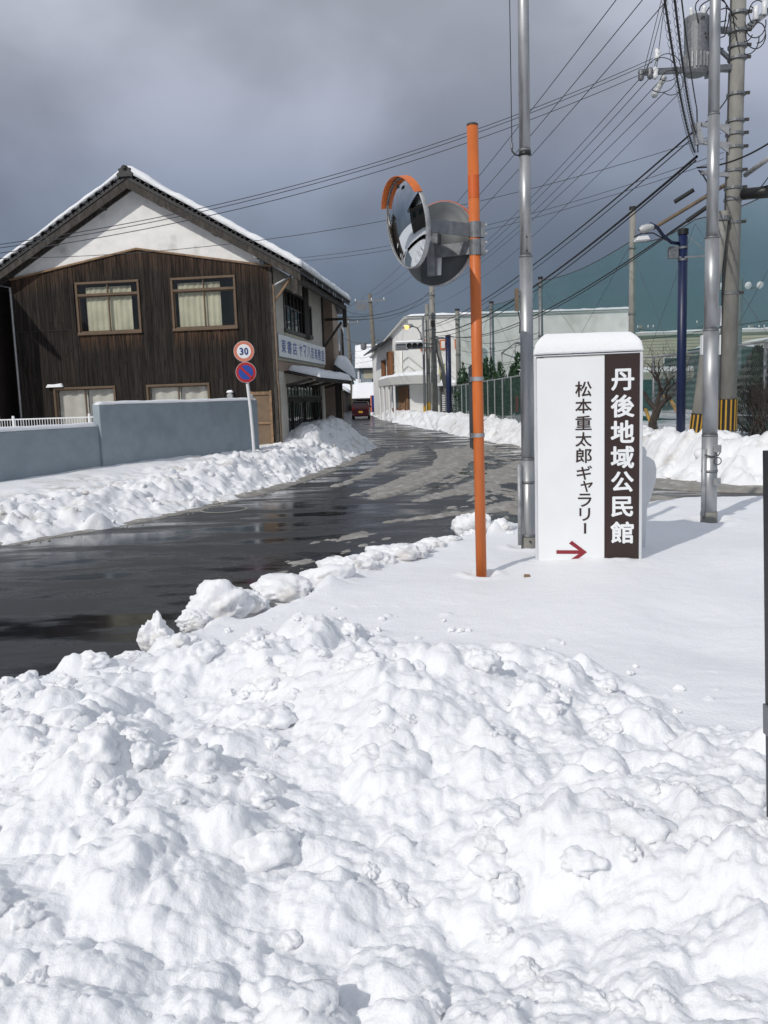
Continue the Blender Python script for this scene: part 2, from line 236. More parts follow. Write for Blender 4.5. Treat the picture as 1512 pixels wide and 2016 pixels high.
# ------------------------------------------------------------------ mesh helpers
class MB:
    def __init__(s): s.v = []; s.f = []
    def add(s, vs, fs):
        b = len(s.v); s.v += [tuple(p) for p in vs]; s.f += [tuple(i + b for i in f) for f in fs]; return s
    def box(s, x0, x1, y0, y1, z0, z1):
        return s.add([(x0, y0, z0), (x1, y0, z0), (x1, y1, z0), (x0, y1, z0), (x0, y0, z1), (x1, y0, z1), (x1, y1, z1), (x0, y1, z1)],
                     [(0, 3, 2, 1), (4, 5, 6, 7), (0, 1, 5, 4), (1, 2, 6, 5), (2, 3, 7, 6), (3, 0, 4, 7)])
    def bar(s, p, q, w, h, up=(0, 0, 1)):
        p = Vector(p); q = Vector(q); d = (q - p).normalized(); up = Vector(up)
        if abs(d.dot(up)) > .98: up = Vector((0, 1, 0))
        a = d.cross(up).normalized() * (w / 2); b = a.cross(d).normalized() * (h / 2)
        return s.add([p - a - b, p + a - b, p + a + b, p - a + b, q - a - b, q + a - b, q + a + b, q - a + b],
                     [(0, 1, 2, 3), (7, 6, 5, 4), (0, 4, 5, 1), (1, 5, 6, 2), (2, 6, 7, 3), (3, 7, 4, 0)])
    def tube(s, pts, r, n=8, cap=True):
        pts = [Vector(p) for p in pts]; k = len(pts); rs = r if isinstance(r, (list, tuple)) else [r] * k
        vs = []; prev = None
        for i, p in enumerate(pts):
            d = (pts[min(i + 1, k - 1)] - pts[max(i - 1, 0)])
            if d.length < 1e-9: d = Vector((0, 0, 1))
            d.normalize()
            if prev is None:
                a = d.cross(Vector((0, 0, 1)) if abs(d.z) < .9 else Vector((0, 1, 0))).normalized()
            else:
                a = (prev - d * prev.dot(d)); a = a.normalized() if a.length > 1e-6 else d.orthogonal().normalized()
            prev = a; b = d.cross(a)
            for j in range(n):
                t = 2 * math.pi * j / n; vs.append(p + (a * math.cos(t) + b * math.sin(t)) * rs[i])
        fs = [(i * n + j, i * n + (j + 1) % n, (i + 1) * n + (j + 1) % n, (i + 1) * n + j) for i in range(k - 1) for j in range(n)]
        if cap: fs += [tuple(range(n - 1, -1, -1)), tuple((k - 1) * n + j for j in range(n))]
        return s.add(vs, fs)
    def cyl(s, p, r, h, n=16, axis=(0, 0, 1)):
        p = Vector(p); return s.tube([p, p + Vector(axis).normalized() * h], r, n)
    def prism(s, poly, o, ux, uy, depth):
        """polygon in plane (o, ux, uy), extruded along depth vector"""
        o = Vector(o); ux = Vector(ux); uy = Vector(uy); d = Vector(depth); n = len(poly)
        a = [o + ux * p[0] + uy * p[1] for p in poly]
        if ux.cross(uy).dot(d) > 0: a = [p + d for p in a]; d = -d
        vs = a + [p + d for p in a]
        fs = [tuple(range(n)), tuple(range(2 * n - 1, n - 1, -1))] + [(i, i + n, (i + 1) % n + n, (i + 1) % n) for i in range(n)]
        return s.add(vs, fs)
    def lathe(s, prof, o, axis, n=32):
        """prof: (distance along axis, radius)"""
        o = Vector(o); ax = Vector(axis).normalized(); a = ax.orthogonal().normalized(); b = ax.cross(a); vs = []; k = len(prof)
        for (t, r) in prof:
            for j in range(n):
                w_ = 2 * math.pi * j / n; vs.append(o + ax * t + (a * math.cos(w_) + b * math.sin(w_)) * max(r, 1e-4))
        return s.add(vs, [(i * n + j, i * n + (j + 1) % n, (i + 1) * n + (j + 1) % n, (i + 1) * n + j) for i in range(k - 1) for j in range(n)])
    def mesh(s, name, m, smooth=False):
        me = bpy.data.meshes.new(name); me.from_pydata(s.v, [], s.f); me.materials.append(M[m])
        if smooth: me.shade_smooth()
        me.update(); return me
    def build(s, name, m, parent=None, smooth=False, world=True, bevel=0):
        me = s.mesh(name, m, smooth); o = bpy.data.objects.new(name, me); COL.objects.link(o)
        if parent is not None:
            if world: me.transform(root_mat(parent).inverted())
            o.parent = parent
        if bevel:
            b = o.modifiers.new('bevel', 'BEVEL'); b.width = bevel; b.segments = 2; b.limit_method = 'ANGLE'; b.angle_limit = R(40)
        return o
def root_mat(o):
    m = o.matrix_basis.copy()
    while o.parent: o = o.parent; m = o.matrix_basis @ m
    return m
def tag(o, label=None, cat=None, group=None, kind=None):
    for k_, v_ in (('label', label), ('category', cat), ('group', group), ('kind', kind)):
        if v_: o[k_] = v_
    return o
def thing(name, label, cat, loc, rz=0, group=None):
    o = bpy.data.objects.new(name, None); o.empty_display_size = .2; COL.objects.link(o); o.location = loc; o.rotation_euler = (0, 0, rz); return tag(o, label, cat, group)
def inst(name, me, parent, mtx=None):
    o = bpy.data.objects.new(name, me); COL.objects.link(o); o.parent = parent
    if mtx is not None: o.matrix_basis = mtx
    return o
def holed(mb, x0, x1, z0, z1, holes, y0, y1, axis='x'):
    """wall slab with rectangular openings; axis x: runs along x, axis y: runs along y with thickness in x"""
    xs = sorted({x0, x1, *[h[0] for h in holes], *[h[1] for h in holes]}); zs = sorted({z0, z1, *[h[2] for h in holes], *[h[3] for h in holes]})
    xs = [v for v in xs if x0 <= v <= x1]; zs = [v for v in zs if z0 <= v <= z1]
    for a, b in zip(xs, xs[1:]):
        for c, d in zip(zs, zs[1:]):
            mx_, mz = (a + b) / 2, (c + d) / 2
            if any(h[0] < mx_ < h[1] and h[2] < mz < h[3] for h in holes): continue
            if axis == 'x': mb.box(a, b, y0, y1, c, d)
            else: mb.box(y0, y1, a, b, c, d)
    return mb
def glyph(ch, size, bold=0.0, res=3):
    c = bpy.data.curves.new('g', 'FONT'); c.body = ch; c.size = 1; c.offset = bold; c.resolution_u = res; c.extrude = 0
    o = bpy.data.objects.new('g', c); COL.objects.link(o); dg = bpy.context.evaluated_depsgraph_get(); dg.update()
    me = bpy.data.meshes.new_from_object(o.evaluated_get(dg)); bpy.data.objects.remove(o); bpy.data.curves.remove(c)
    v = [tuple(p.co) for p in me.vertices]; f = [tuple(p.vertices) for p in me.polygons]; bpy.data.meshes.remove(me); return v, f
def char(ch, parent, m, origin, ux, uz, x0, x1, z0, z1, bold=.0, rot=0, full=False, name='character', off=.004):
    """glyph fitted in the box x0..x1, z0..z1 of the plane (origin, ux, uz), standing `off` proud of it; bold strokes by overlaid shifts"""
    v, f = glyph(ch, 1)
    if rot: v = [(y_, -x_, 0) for x_, y_, _ in v]
    ax = [p[0] for p in v]; ay = [p[1] for p in v]; a0, a1, b0, b1 = min(ax), max(ax), min(ay), max(ay)
    n = Vector(ux).cross(Vector(uz)).normalized(); o = Vector(origin); ux = Vector(ux); uz = Vector(uz); b = MB(); bd = bold * (z1 - z0)
    if rot: bd = bold * (z1 - z0) * .3
    sh = [(0, 0)] if not bold else [(0, 0), (-1, 0), (1, 0), (0, -1), (0, 1), (-.7, -.7), (.7, -.7), (-.7, .7), (.7, .7)]
    for k_, (sx_, sz_) in enumerate(sh):
        b.add([o + n * (off + k_ * .00012) + ux * (x0 + bd + (p[0] - a0) / (a1 - a0) * (x1 - x0 - 2 * bd) + sx_ * bd) + uz * (z0 + bd + (p[1] - b0) / (b1 - b0) * (z1 - z0 - 2 * bd) + sz_ * bd) for p in v], f)
    return b.build(name, m, parent)
# ---------------------------------------------------------------- noise
def _h(ix, iy, s):
    with np.errstate(over='ignore'):
        n = (ix.astype(np.int64) * 374761393 + iy.astype(np.int64) * 668265263 + s * 1442695041) & 0xffffffff
        n = ((n ^ (n >> 13)) * 1274126177) & 0xffffffff; n = ((n ^ (n >> 16)) * 2246822519) & 0xffffffff
        return ((n ^ (n >> 15)) & 0xffffff) / 16777215.0
def vnoise(x, y, s=0):
    ix = np.floor(x); iy = np.floor(y); fx = x - ix; fy = y - iy; ux = fx * fx * fx * (fx * (fx * 6 - 15) + 10); uy = fy * fy * fy * (fy * (fy * 6 - 15) + 10)
    a = _h(ix, iy, s); b = _h(ix + 1, iy, s); c = _h(ix, iy + 1, s); d = _h(ix + 1, iy + 1, s)
    return (a + (b - a) * ux) * (1 - uy) + (c + (d - c) * ux) * uy
def fbm(x, y, s=0, o=4, g=.5):
    t = 0; a = 1; n = 0
    for i in range(o): t = t + a * vnoise(x * 2 ** i + 13.7 * i, y * 2 ** i - 7.3 * i, s + i); n += a; a *= g
    return t / n
def caps(x, y, sc, s, dens=.8, rmin=.25, rmax=.75):
    """height field of randomly placed half-buried balls, about sc metres apart"""
    u = x / sc; v = y / sc; ix = np.floor(u); iy = np.floor(v); best = np.zeros_like(u)
    for dx in (-1, 0, 1):
        for dy in (-1, 0, 1):
            cx = ix + dx; cy = iy + dy; keep = _h(cx, cy, s + 5) < dens
            px = cx + _h(cx, cy, s + 1); py = cy + _h(cx, cy, s + 2); r = rmin + (rmax - rmin) * _h(cx, cy, s + 3) ** 2
            d2 = (u - px) ** 2 + (v - py) ** 2; hgt = np.sqrt(np.maximum(0, r * r - d2)) - r * .25
            best = np.where(keep, np.maximum(best, hgt), best)
    return best * sc
def billow(x, y, s=0, o=5, g=.55):
    t = 0; a = 1; n = 0
    for i in range(o): t = t + a * np.abs(2 * vnoise(x * 2.03 ** i + 5.1 * i, y * 2.03 ** i - 3.7 * i, s + i) - 1); n += a; a *= g
    return t / n
def sstep(a, b, x): t = np.clip((x - a) / (b - a), 0, 1); return t * t * (3 - 2 * t)
def sdist(x, y, pts):
    """distance to a polyline, + on its right-hand side; also arc length"""
    best = np.full(x.shape, 1e9); sg = np.ones(x.shape); arc = np.zeros(x.shape); acc = 0
    for (ax, ay), (bx, by) in zip(pts, pts[1:]):
        dx, dy = bx - ax, by - ay; ln = math.hypot(dx, dy); t = np.clip(((x - ax) * dx + (y - ay) * dy) / ln ** 2, 0, 1)
        d = np.hypot(x - ax - t * dx, y - ay - t * dy); c = (x - ax) * dy - (y - ay) * dx; m_ = d < best - 1e-9
        best = np.where(m_, d, best); sg = np.where(m_, np.sign(c), sg); arc = np.where(m_, acc + t * ln, arc); acc += ln
    return best * sg, arc
def smooth_path(p, n=6):
    o = []
    for i in range(len(p) - 1):
        a = p[max(i - 1, 0)]; b = p[i]; c = p[i + 1]; d = p[min(i + 2, len(p) - 1)]
        for k_ in range(n):
            t = k_ / n; o.append(tuple(.5 * ((2 * b[j]) + (-a[j] + c[j]) * t + (2 * a[j] - 5 * b[j] + 4 * c[j] - d[j]) * t * t + (-a[j] + 3 * b[j] - 3 * c[j] + d[j]) * t ** 3) for j in (0, 1)))
    return o + [p[-1]]
def hfield(name, X, Y, Z, m, cut=-.04, kind='structure'):
    """grid mesh from 2-D arrays, leaving out cells wholly below `cut`"""
    r, c = X.shape; idx = np.arange(r * c).reshape(r, c)
    keep = (Z > cut); kc = keep[:-1, :-1] | keep[1:, :-1] | keep[:-1, 1:] | keep[1:, 1:]
    q = np.stack([idx[:-1, :-1], idx[:-1, 1:], idx[1:, 1:], idx[1:, :-1]], -1)[kc]
    used = np.unique(q); re = np.full(r * c, -1); re[used] = np.arange(len(used)); q = re[q]
    co = np.stack([X.ravel(), Y.ravel(), Z.ravel()], -1)[used].astype(np.float32)
    me = bpy.data.meshes.new(name); me.vertices.add(len(co)); me.vertices.foreach_set('co', co.ravel()); nf = len(q)
    me.loops.add(nf * 4); me.loops.foreach_set('vertex_index', q.ravel().astype(np.int32)); me.polygons.add(nf)
    me.polygons.foreach_set('loop_start', np.arange(0, nf * 4, 4, dtype=np.int32)); me.update(calc_edges=True); me.shade_smooth(); me.materials.append(M[m])
    o = bpy.data.objects.new(name, me); COL.objects.link(o); return tag(o, kind=kind)

# ================================================================== ground, road, snow
NEAR = smooth_path([(-14, -5), (-6, .4), (-3.2, 3.0), (-1.98, 3.98), (-1.70, 4.14), (-1.50, 4.46), (-1.46, 5.1), (-.75, 5.83), (-.30, 7.05), (.13, 7.6), (.5, 8.0), (1.25, 8.6), (2.2, 9.6), (3.2, 10.3), (4.8, 10.5), (14, 9.2)], 4)
LEFTE = smooth_path([(-14, 2.5), (-8, 7.4), (-4.67, 10.23), (-3.8, 11.35), (-2.95, 13.1), (-1.92, 16.5), (-.72, 22.9), (-.24, 28.5), (-.8, 34), (-1.7, 42), (-3.3, 70), (-6.5, 125)], 4)
FARE = smooth_path([(-2.8, 125), (-1.2, 92), (-.1, 70), (.95, 57), (2.4, 43), (3.58, 30.4), (4.24, 26.1), (4.72, 17.2), (4.95, 15.1), (5.44, 14.08), (5.96, 13.2), (9, 12.4), (18, 11)], 4)
TRACK = smooth_path([(-2, 90), (.2, 45), (1.5, 30), (1.5, 22), (.1, 16), (-2.6, 10.6), (-5.2, 7.8), (-13, 1.5)], 5)
g = MB(); g.add([(-900, -300, -.06), (900, -300, -.06), (900, 1500, -.06), (-900, 1500, -.06)], [(0, 1, 2, 3)])
tag(g.build('ground', 'snow_far'), kind='structure')
g = MB(); g.add([(-24, -9, 0), (14, -9, 0), (14, 16, 0), (8, 140, 0), (-24, 140, 0)], [(0, 1, 2, 3, 4)])
tag(g.build('road', 'asphalt'), kind='structure')

def gnd(px, py, zz):
    d = _fw + _rt * ((px - 756) / FPX) - _up * ((py - 1008) / FPX); t_ = (zz - EYE) / d.z; return d.x * t_, d.y * t_
# --- slush thrown up by the wheels: pokes through the road sheet where it is thick enough
xs = np.arange(-9, 9, .045); ys = np.arange(4.2, 34, .05); X, Y = np.meshgrid(xs, ys)
t, arc = sdist(X, Y, TRACK); dn, _ = sdist(X, Y, NEAR); dl, _ = sdist(X, Y, LEFTE); df, _ = sdist(X, Y, FARE)
warp = fbm(X * .7, Y * .7, 91, 3) * 1.6
TRACK2 = smooth_path([(.8, 36), (1.6, 28), (2.5, 21), (3.7, 16.4), (5.6, 12.9), (12, 11)], 5); t2, arc2 = sdist(X, Y, TRACK2)
k2 = (X + (30 - Y) * .05 > 2.6); arc = np.where(k2, arc2 + 40, arc); t = np.where(k2, t2, t)
streak = .60 * fbm(arc * .075, (t + warp * .10) * 2.1, 11, 4, .55) + .40 * fbm(arc * .45, (t + warp * .1) * 6.5, 17, 4, .6)
clump = fbm(X * 3.2, Y * 2.6, 23, 4, .6)
zone = sstep(11.5, 16, Y + X * .9) * sstep(34, 25, Y) * sstep(-1.6, .9, X + (Y - 13) * .05)
zone2 = sstep(4.4, 3.2, np.abs(X - 4.8)) * sstep(14.8, 13.6, Y)
edge = (sstep(.8, .0, -dn) + sstep(.5, .0, dl) + sstep(.6, .0, df)).clip(0, 1)
hz = .13 * (streak - .610 + .130 * zone + .07 * zone2 + .17 * edge - .17 * (1 - np.maximum(zone, zone2 * .8)) * (1 - edge) + .30 * (clump - .5)) + .034 * (fbm(X * 9, Y * 9, 31, 4, .7) - .5)
RID = (((930, 872), (920, 893), (841, 929), (770, 954), (645, 989)), ((955, 880), (927, 903), (863, 936), (752, 979)), ((1030, 908), (931, 954), (823, 986)), ((830, 880), (781, 907), (713, 939), (663, 957)), ((1010, 1000), (888, 1014), (770, 1028)),
       ((705, 1050), (627, 1068)), ((756, 1062), (640, 1098), (545, 1130)), ((870, 862), (815, 880), (765, 912)), ((1060, 985), (960, 1002)), ((1030, 925), (985, 950), (900, 972)))
hz -= .012 * (1 - edge)
for k_, rr in enumerate(RID):
    pp = smooth_path([gnd(a, b, 0) for a, b in rr], 4); dd, aa = sdist(X, Y, pp); ww = .10 + .14 * fbm(aa * .6, aa * 0 + k_ * 3.1, 601 + k_, 3); dd = dd + .22 * (fbm(X * 1.7, Y * 1.7, 611 + k_, 4, .6) - .5)
    hz += .058 * np.exp(-(dd / ww) ** 2) * (.35 + 1.1 * fbm(X * 2.3, Y * 2.3, 621 + k_, 4, .65)) * .8
hz = np.where(hz > 0, .006 + .95 * hz, hz)
hfield('slush', X, Y, hz.clip(-.03, .06), 'slush', cut=-.002, kind='stuff')

# --- lot snow in the foreground, with the ploughed heap
rows = np.geomspace(.72, 11.6, 660); xi = np.linspace(-1, 1, 600)
Y = np.repeat(rows[:, None], 600, 1); X = xi[None, :] * (.56 * Y + 1.0) + .18 * (Y - 1)
X = X + .5 * sstep(4, 11, Y) * xi.clip(0, 1)
dn, _ = sdist(X, Y, NEAR)
wob = (fbm(X * 1.6, Y * 1.6, 3, 4) - .5)
inside = sstep(-.05, .42, dn + wob * .5)
z = .31 + .07 * (fbm(X * .55, Y * .55, 8, 3) - .5) + .020 * (fbm(X * 2.2, Y * 2.2, 9, 3) - .5) + .006 * (fbm(X * 11, Y * 22, 12, 3) - .5)
for (cx, cy, r_, a) in ((1.72, 4.75, .36, -.05), (1.62, 4.2, .3, -.04), (1.4, 5.0, .5, .03), (2.6, 5.2, .5, -.035), (2.9, 6.4, .6, .05), (.3, 5.6, .5, .025), (1.5, 6.15, .55, .025), (-.4, 5.4, .6, .03), (2.3, 3.6, .4, -.05)):
    z += a * np.exp(-((X - cx) ** 2 + (Y - cy) ** 2) / r_ ** 2)
for (cx, cy, r_) in ((.683, 6.0, .075), (1.229, 7.2, .10), (3.18, 8.27, .13)):      # melt hollows and little collars round the posts
    q_ = np.hypot(X - cx, Y - cy); z += -.045 * np.exp(-(q_ / r_) ** 2) + .02 * np.exp(-((q_ - r_ * 1.9) / (r_ * .6)) ** 2) * (.4 + fbm(X * 9, Y * 9, 77, 3))
yb = np.interp(X, [-3, -1.9, -1.55, -1.1, -.7, -.17, .2, .8, .95, 1.15, 1.35, 2.2], [3.1, 3.5, 3.62, 3.95, 4.45, 4.55, 4.2, 3.9, 3.55, 3.2, 2.9, 2.3])
pm = sstep(.25, -.9, (Y - yb) + wob * .5)                       # inside the heap
pl = sstep(.22, -.30, (Y - yb) + wob * 1.0)                       # where lumps lie
wx = X + .05 * (fbm(X * 5, Y * 5, 41, 3) - .5); wy = Y + .05 * (fbm(X * 5, Y * 5, 47, 3) - .5)
sx = wx * .80 + wy * .25; sy = wy
z += pm * (.085 + .30 * (fbm(X * 1.25 + 3, Y * 1.25, 21, 2) - .40))
z += pm * (.13 * np.exp(-(((X - .12) / .55) ** 2 + ((Y - 2.35) / .8) ** 2)) + .06 * np.exp(-(((X + .5) / .6) ** 2 + ((Y - 3.7) / .5) ** 2)))
sl, sa = sdist(X, Y, [(1.12, 6.47), (1.98, 6.28)]); z += (.05 * fbm(X * 7, Y * 7, 171, 3) - .018) * np.exp(-(np.abs(sl) / .13) ** 1.3)      # drift against the sign
lump = .62 * caps(sx, sy, .62, 61, .75, .3, .72) + .62 * caps(wx, wy, .33, 67, .7, .2, .62) * (.5 + fbm(X * 2, Y * 2, 72, 2))
med = .85 * caps(wx + .2, wy, .17, 81, .62, .16, .60) + .75 * caps(wx, wy + .1, .085, 85, .6, .15, .6) + .6 * caps(wx + .3, wy, .045, 87, .5, .15, .6)
rough = fbm(X * 3.1, Y * 3.1, 95, 3)
z += pl * (.26 * lump + .115 * (billow(wx * 3.2, wy * 3.2, 511, 6, .57) - .32) + .75 * med * sstep(.28, .56, rough) + .030 * (fbm(X * 14, Y * 14, 99, 4, .6) - .5) + .009 * (fbm(X * 60, Y * 60, 103, 3, .6) - .5))
# the features one can point at in the heap: (px, py, radius px, relief)
for (px, py, rp, rel) in ((535, 1288, 48, .9), (600, 1250, 70, .6), (700, 1232, 24, 1), (745, 1262, 50, .7), (690, 1290, 55, .8), (620, 1320, 40, .7), (815, 1330, 40, .7), (1105, 1300, 50, .8), (1080, 1395, 75, .7), (1010, 1310, 35, .8),
                          (250, 1365, 42, .8), (110, 1375, 55, .7), (160, 1425, 45, .7), (40, 1352, 34, .9), (235, 1455, 40, .7), (240, 1700, 110, .55), (400, 1905, 75, .7), (30, 1915, 40, .8), (520, 1540, 45, .8), (760, 1480, 90, .6),
                          (1195, 1345 + 150, 45, .8), (870, 1350, 40, .7), (950, 1345, 36, .8), (1130, 1640, 110, .45), (1350, 1440, 40, .7), (1000, 1660, 80, .5), (1440, 1750, 90, .5), (650, 1700, 110, .45), (770, 1850, 120, .6), (180, 1560, 80, .45), (1260, 1850, 100, .5), (960, 1920, 90, .5)):
    gx, gy = gnd(px, py + rp * .3, .45); r_ = rp * gy / FPX
    d2 = ((X - gx) ** 2 + ((Y - gy) * .8) ** 2) * (1 + .9 * (fbm(X * 9 + px, Y * 9, 7, 3) - .5)); z = z + rel * .72 * np.sqrt(np.maximum(0, r_ * r_ - d2))
gx, gy = gnd(900, 1790, .4); z -= .03 * np.exp(-(((X - gx + (Y - gy) * .12) / .13) ** 2 + ((Y - gy) / .30) ** 2))   # the deep crease in the heap
# crumbs on the smooth snow behind the heap
cz = caps(wx, wy, .20, 201, .22, .10, .30); z += (1 - pl) * sstep(1.4, .1, Y - yb) * cz * .8
# broken, lumpy rim along the road
rim = sstep(.62, .05, dn) * sstep(-.12, .08, dn)
lft = sstep(2.2, .9, X)
z += lft * .11 * np.exp(-((dn - .22) / .2) ** 2) + rim * (.25 + .75 * lft) * (.75 * caps(wx, wy, .36, 141, .75, .2, .6) + .7 * caps(wx, wy, .16, 145, .65, .2, .6) + .14 * (billow(wx * 4, wy * 4, 541, 5) - .3) - .05)
z = z * inside - .05 * (1 - inside)
hfield('snow_heap', X, Y, z, 'snow', cut=-.03)
NEARZ = (X, Y, z)
def lot_z(x, y):
    i = np.searchsorted(rows, y); i = min(max(i, 0), len(rows) - 1); j = int(np.argmin(np.abs(X_[i] - x))); return float(z_[i, j])
X_, z_ = X, z

# --- ploughed bank on the left, in front of the wall and the shop
xs = np.arange(-10, .6, .032); ys = np.arange(7.5, 32.5, .04); X, Y = np.meshgrid(xs, ys)
d, arc = sdist(X, Y, LEFTE); d = -d + .5 * (fbm(X * 1.3, Y * 1.3, 301, 4) - .5)
crest = .33 + .18 * sstep(12, 19, Y) + .48 * sstep(21, 25.5, Y) - .30 * sstep(28.5, 33, Y)
base = crest * sstep(0, 1.0 + .35 * sstep(20, 25, Y), d) + .17 * sstep(.9, 2.6, d) * sstep(21, 18, Y) + .08 * (fbm(X * .9, Y * .9, 305, 3) - .5) * sstep(0, .5, d)
wx = X + .12 * (fbm(X * 3, Y * 3, 309, 3) - .5); wy = Y + .12 * (fbm(X * 3, Y * 3, 313, 3) - .5)
lm = sstep(-.05, .12, d) * sstep(2.3, .8, d)
lum = .42 * caps(wx, wy, .55, 317, .7, .2, .6) + .5 * caps(wx, wy, .28, 321, .7, .2, .62) + .5 * caps(wx, wy, .13, 325, .6, .2, .6)
zz = base + lm * (.55 + .45 * fbm(X, Y, 331, 2)) * lum * 1.15 + .26 * (billow(wx * 2.4, wy * 2.4, 333, 6, .6) - .3) * lm
zz += .9 * (np.sqrt(np.maximum(0, .42 ** 2 - (X + 1.95) ** 2 - ((Y - 22.9) * .8) ** 2))) * .55          # the big soft hump by the shop door
zz = np.where(d < -.02, -.06, zz)
hfield('snow_bank', X, Y, zz, 'snow_bank', cut=-.03); LB = (xs, ys, zz, d)
# --- ploughed bank and playing field on the right
def bank(name, xs, ys, lump_s, matn):
    X, Y = np.meshgrid(xs, ys); d, arc = sdist(X, Y, FARE); d = -d + .55 * (fbm(X * 1.1, Y * 1.1, 401, 4) - .5)
    ridge = sstep(0, .9, d) * (1 - .42 * sstep(1.3, 2.8, d))
    zz = (.66 + .22 * (fbm(X * .8, Y * .8, 405, 3) - .5)) * ridge
    wx = X + .12 * (fbm(X * 3, Y * 3, 409, 3) - .5); wy = Y + .12 * (fbm(X * 3, Y * 3, 413, 3) - .5); lm = sstep(-.05, .1, d) * sstep(2.6, 1.2, d)
    zz = zz + lm * lump_s * (.45 * caps(wx, wy, .62, 417, .75, .2, .6) + .45 * caps(wx, wy, .3, 421, .7, .2, .62) + .45 * caps(wx, wy, .14, 425, .6, .2, .6)) + .03 * (fbm(X * .5, Y * .5, 427, 3) - .5) + lm * .30 * (billow(wx * 2.1, wy * 2.1, 431, 6, .6) - .3)
    zz = np.where(d < -.02, -.06, zz); hfield(name, X, Y, zz, matn, cut=-.03); return xs, ys, zz, d
RB = bank('snow_bank', np.arange(3.0, 12.2, .045), np.arange(10.6, 34, .05), .85, 'snow_bank')
bank('snow_bank', np.arange(-2, 9, .11), np.arange(34, 62, .13), .8, 'snow_bank')
bank('snow_bank', np.arange(-5, 3, .2), np.arange(62, 120, .3), .9, 'snow_far')
bank('snow_field', np.arange(12.2, 60, .9), np.arange(10.6, 60, .9), 0, 'snow_far')
xs = np.arange(-9, -.2, .2); ys = np.arange(33, 122, .25); X, Y = np.meshgrid(xs, ys); d, _ = sdist(X, Y, LEFTE); d = -d + .4 * (fbm(X, Y, 501, 3) - .5)
zz = .55 * sstep(0, .8, d) * (1 - .4 * sstep(1.2, 2.2, d)) + .5 * caps(X, Y, .7, 505, .7, .2, .6) * sstep(0, .2, d) * sstep(2, 1, d); zz = np.where(d < 0, -.06, zz)
hfield('snow_bank', X, Y, zz, 'snow_far', cut=-.03)
xs = np.arange(-40, -12, .8); ys = np.arange(-10, 33, .8); X, Y = np.meshgrid(xs, ys); d, _ = sdist(X, Y, LEFTE); hfield('snow_field', X, Y, np.where(d < -.2, .35 + .1 * fbm(X, Y, 5), -.06), 'snow_far', cut=-.03)
xs = np.arange(-40, 30, .8); ys = np.arange(-30, .8, .8); X, Y = np.meshgrid(xs, ys); d, _ = sdist(X, Y, NEAR); hfield('snow_field', X, Y, np.where(d > .3, .28 + .08 * fbm(X, Y, 6), -.06), 'snow_far', cut=-.03)

# --- crumbs and fist-sized lumps lying on the heap and the banks
from mathutils import noise as mn
def protos(k, sub_):
    out_ = []
    for i in range(k):
        bm = bmesh.new(); bmesh.ops.create_icosphere(bm, subdivisions=sub_, radius=1); off = Vector((i * 5.3, i * 2.1, i * 9.7)); sc_ = (random.uniform(.75, 1.25), random.uniform(.75, 1.25), random.uniform(.55, .95))
        for v in bm.verts:
            n_ = v.co.normalized(); f_ = .8 + .34 * mn.noise(n_ * 1.2 + off) + .24 * mn.noise(n_ * 2.6 + off) + .11 * mn.noise(n_ * 6 + off); f_ += .045 * mn.noise(n_ * 13 + off); v.co = Vector((n_.x * f_ * sc_[0], n_.y * f_ * sc_[1], n_.z * f_ * sc_[2]))
        bm.verts.ensure_lookup_table(); out_.append((np.array([v.co[:] for v in bm.verts]), np.array([[v.index for v in f.verts] for f in bm.faces]))); bm.free()
    return out_
PR = {2: protos(7, 2), 4: protos(9, 4)}
def crumbs(name, pts, m, sub_=3):
    vs, fs, b = [], [], 0
    for i, (x_, y_, z_1, r_) in enumerate(pts):
        v, f = PR[sub_][i % len(PR[sub_])]; a = random.uniform(0, 6.28); c_, s_ = math.cos(a), math.sin(a); q = v * r_
        vs.append(np.stack([q[:, 0] * c_ - q[:, 1] * s_ + x_, q[:, 0] * s_ + q[:, 1] * c_ + y_, q[:, 2] + z_1], -1)); fs.append(f + b); b += len(v)
    V = np.concatenate(vs).astype(np.float32); Fc = np.concatenate(fs).astype(np.int32); me = bpy.data.meshes.new(name); me.vertices.add(len(V)); me.vertices.foreach_set('co', V.ravel())
    me.loops.add(len(Fc) * 3); me.loops.foreach_set('vertex_index', Fc.ravel()); me.polygons.add(len(Fc)); me.polygons.foreach_set('loop_start', np.arange(0, len(Fc) * 3, 3, dtype=np.int32)); me.update(calc_edges=True); me.shade_smooth(); me.materials.append(M[m])
    o = bpy.data.objects.new(name, me); COL.objects.link(o); return tag(o, kind='stuff')
pts = []
YBX = [-3, -1.9, -1.55, -1.1, -.7, -.17, .2, .8, .95, 1.15, 1.35, 2.2]; YBY = [3.1, 3.5, 3.62, 3.95, 4.45, 4.55, 4.2, 3.9, 3.55, 3.2, 2.9, 2.3]
cl_c = [(random.uniform(-1.7, 1.5), random.uniform(1.2, 4.3)) for _ in range(46)]
while len(pts) < 230:
    if random.random() < .75: c_ = random.choice(cl_c); x_, y_ = c_[0] + random.gauss(0, .13), c_[1] + random.gauss(0, .13)
    else: x_, y_ = random.uniform(-1.9, 1.6), random.uniform(1.1, 4.7)
    lim = np.interp(x_, YBX, YBY)
    if y_ < 1.0 or y_ > lim + .12 or abs(x_) > .5 * y_ + .3: continue
    r_ = .016 + .04 * random.random() ** 2
    if y_ < 1.7: r_ *= .7
    pts.append((x_, y_, lot_z(x_, y_) - r_ * .3, r_))
for _ in range(26): x_ = random.uniform(-1, 1.3); y_ = np.interp(x_, YBX, YBY) + random.uniform(.05, .7); r_ = random.uniform(.008, .03); pts.append((x_, y_, lot_z(x_, y_) + r_ * .25, r_))
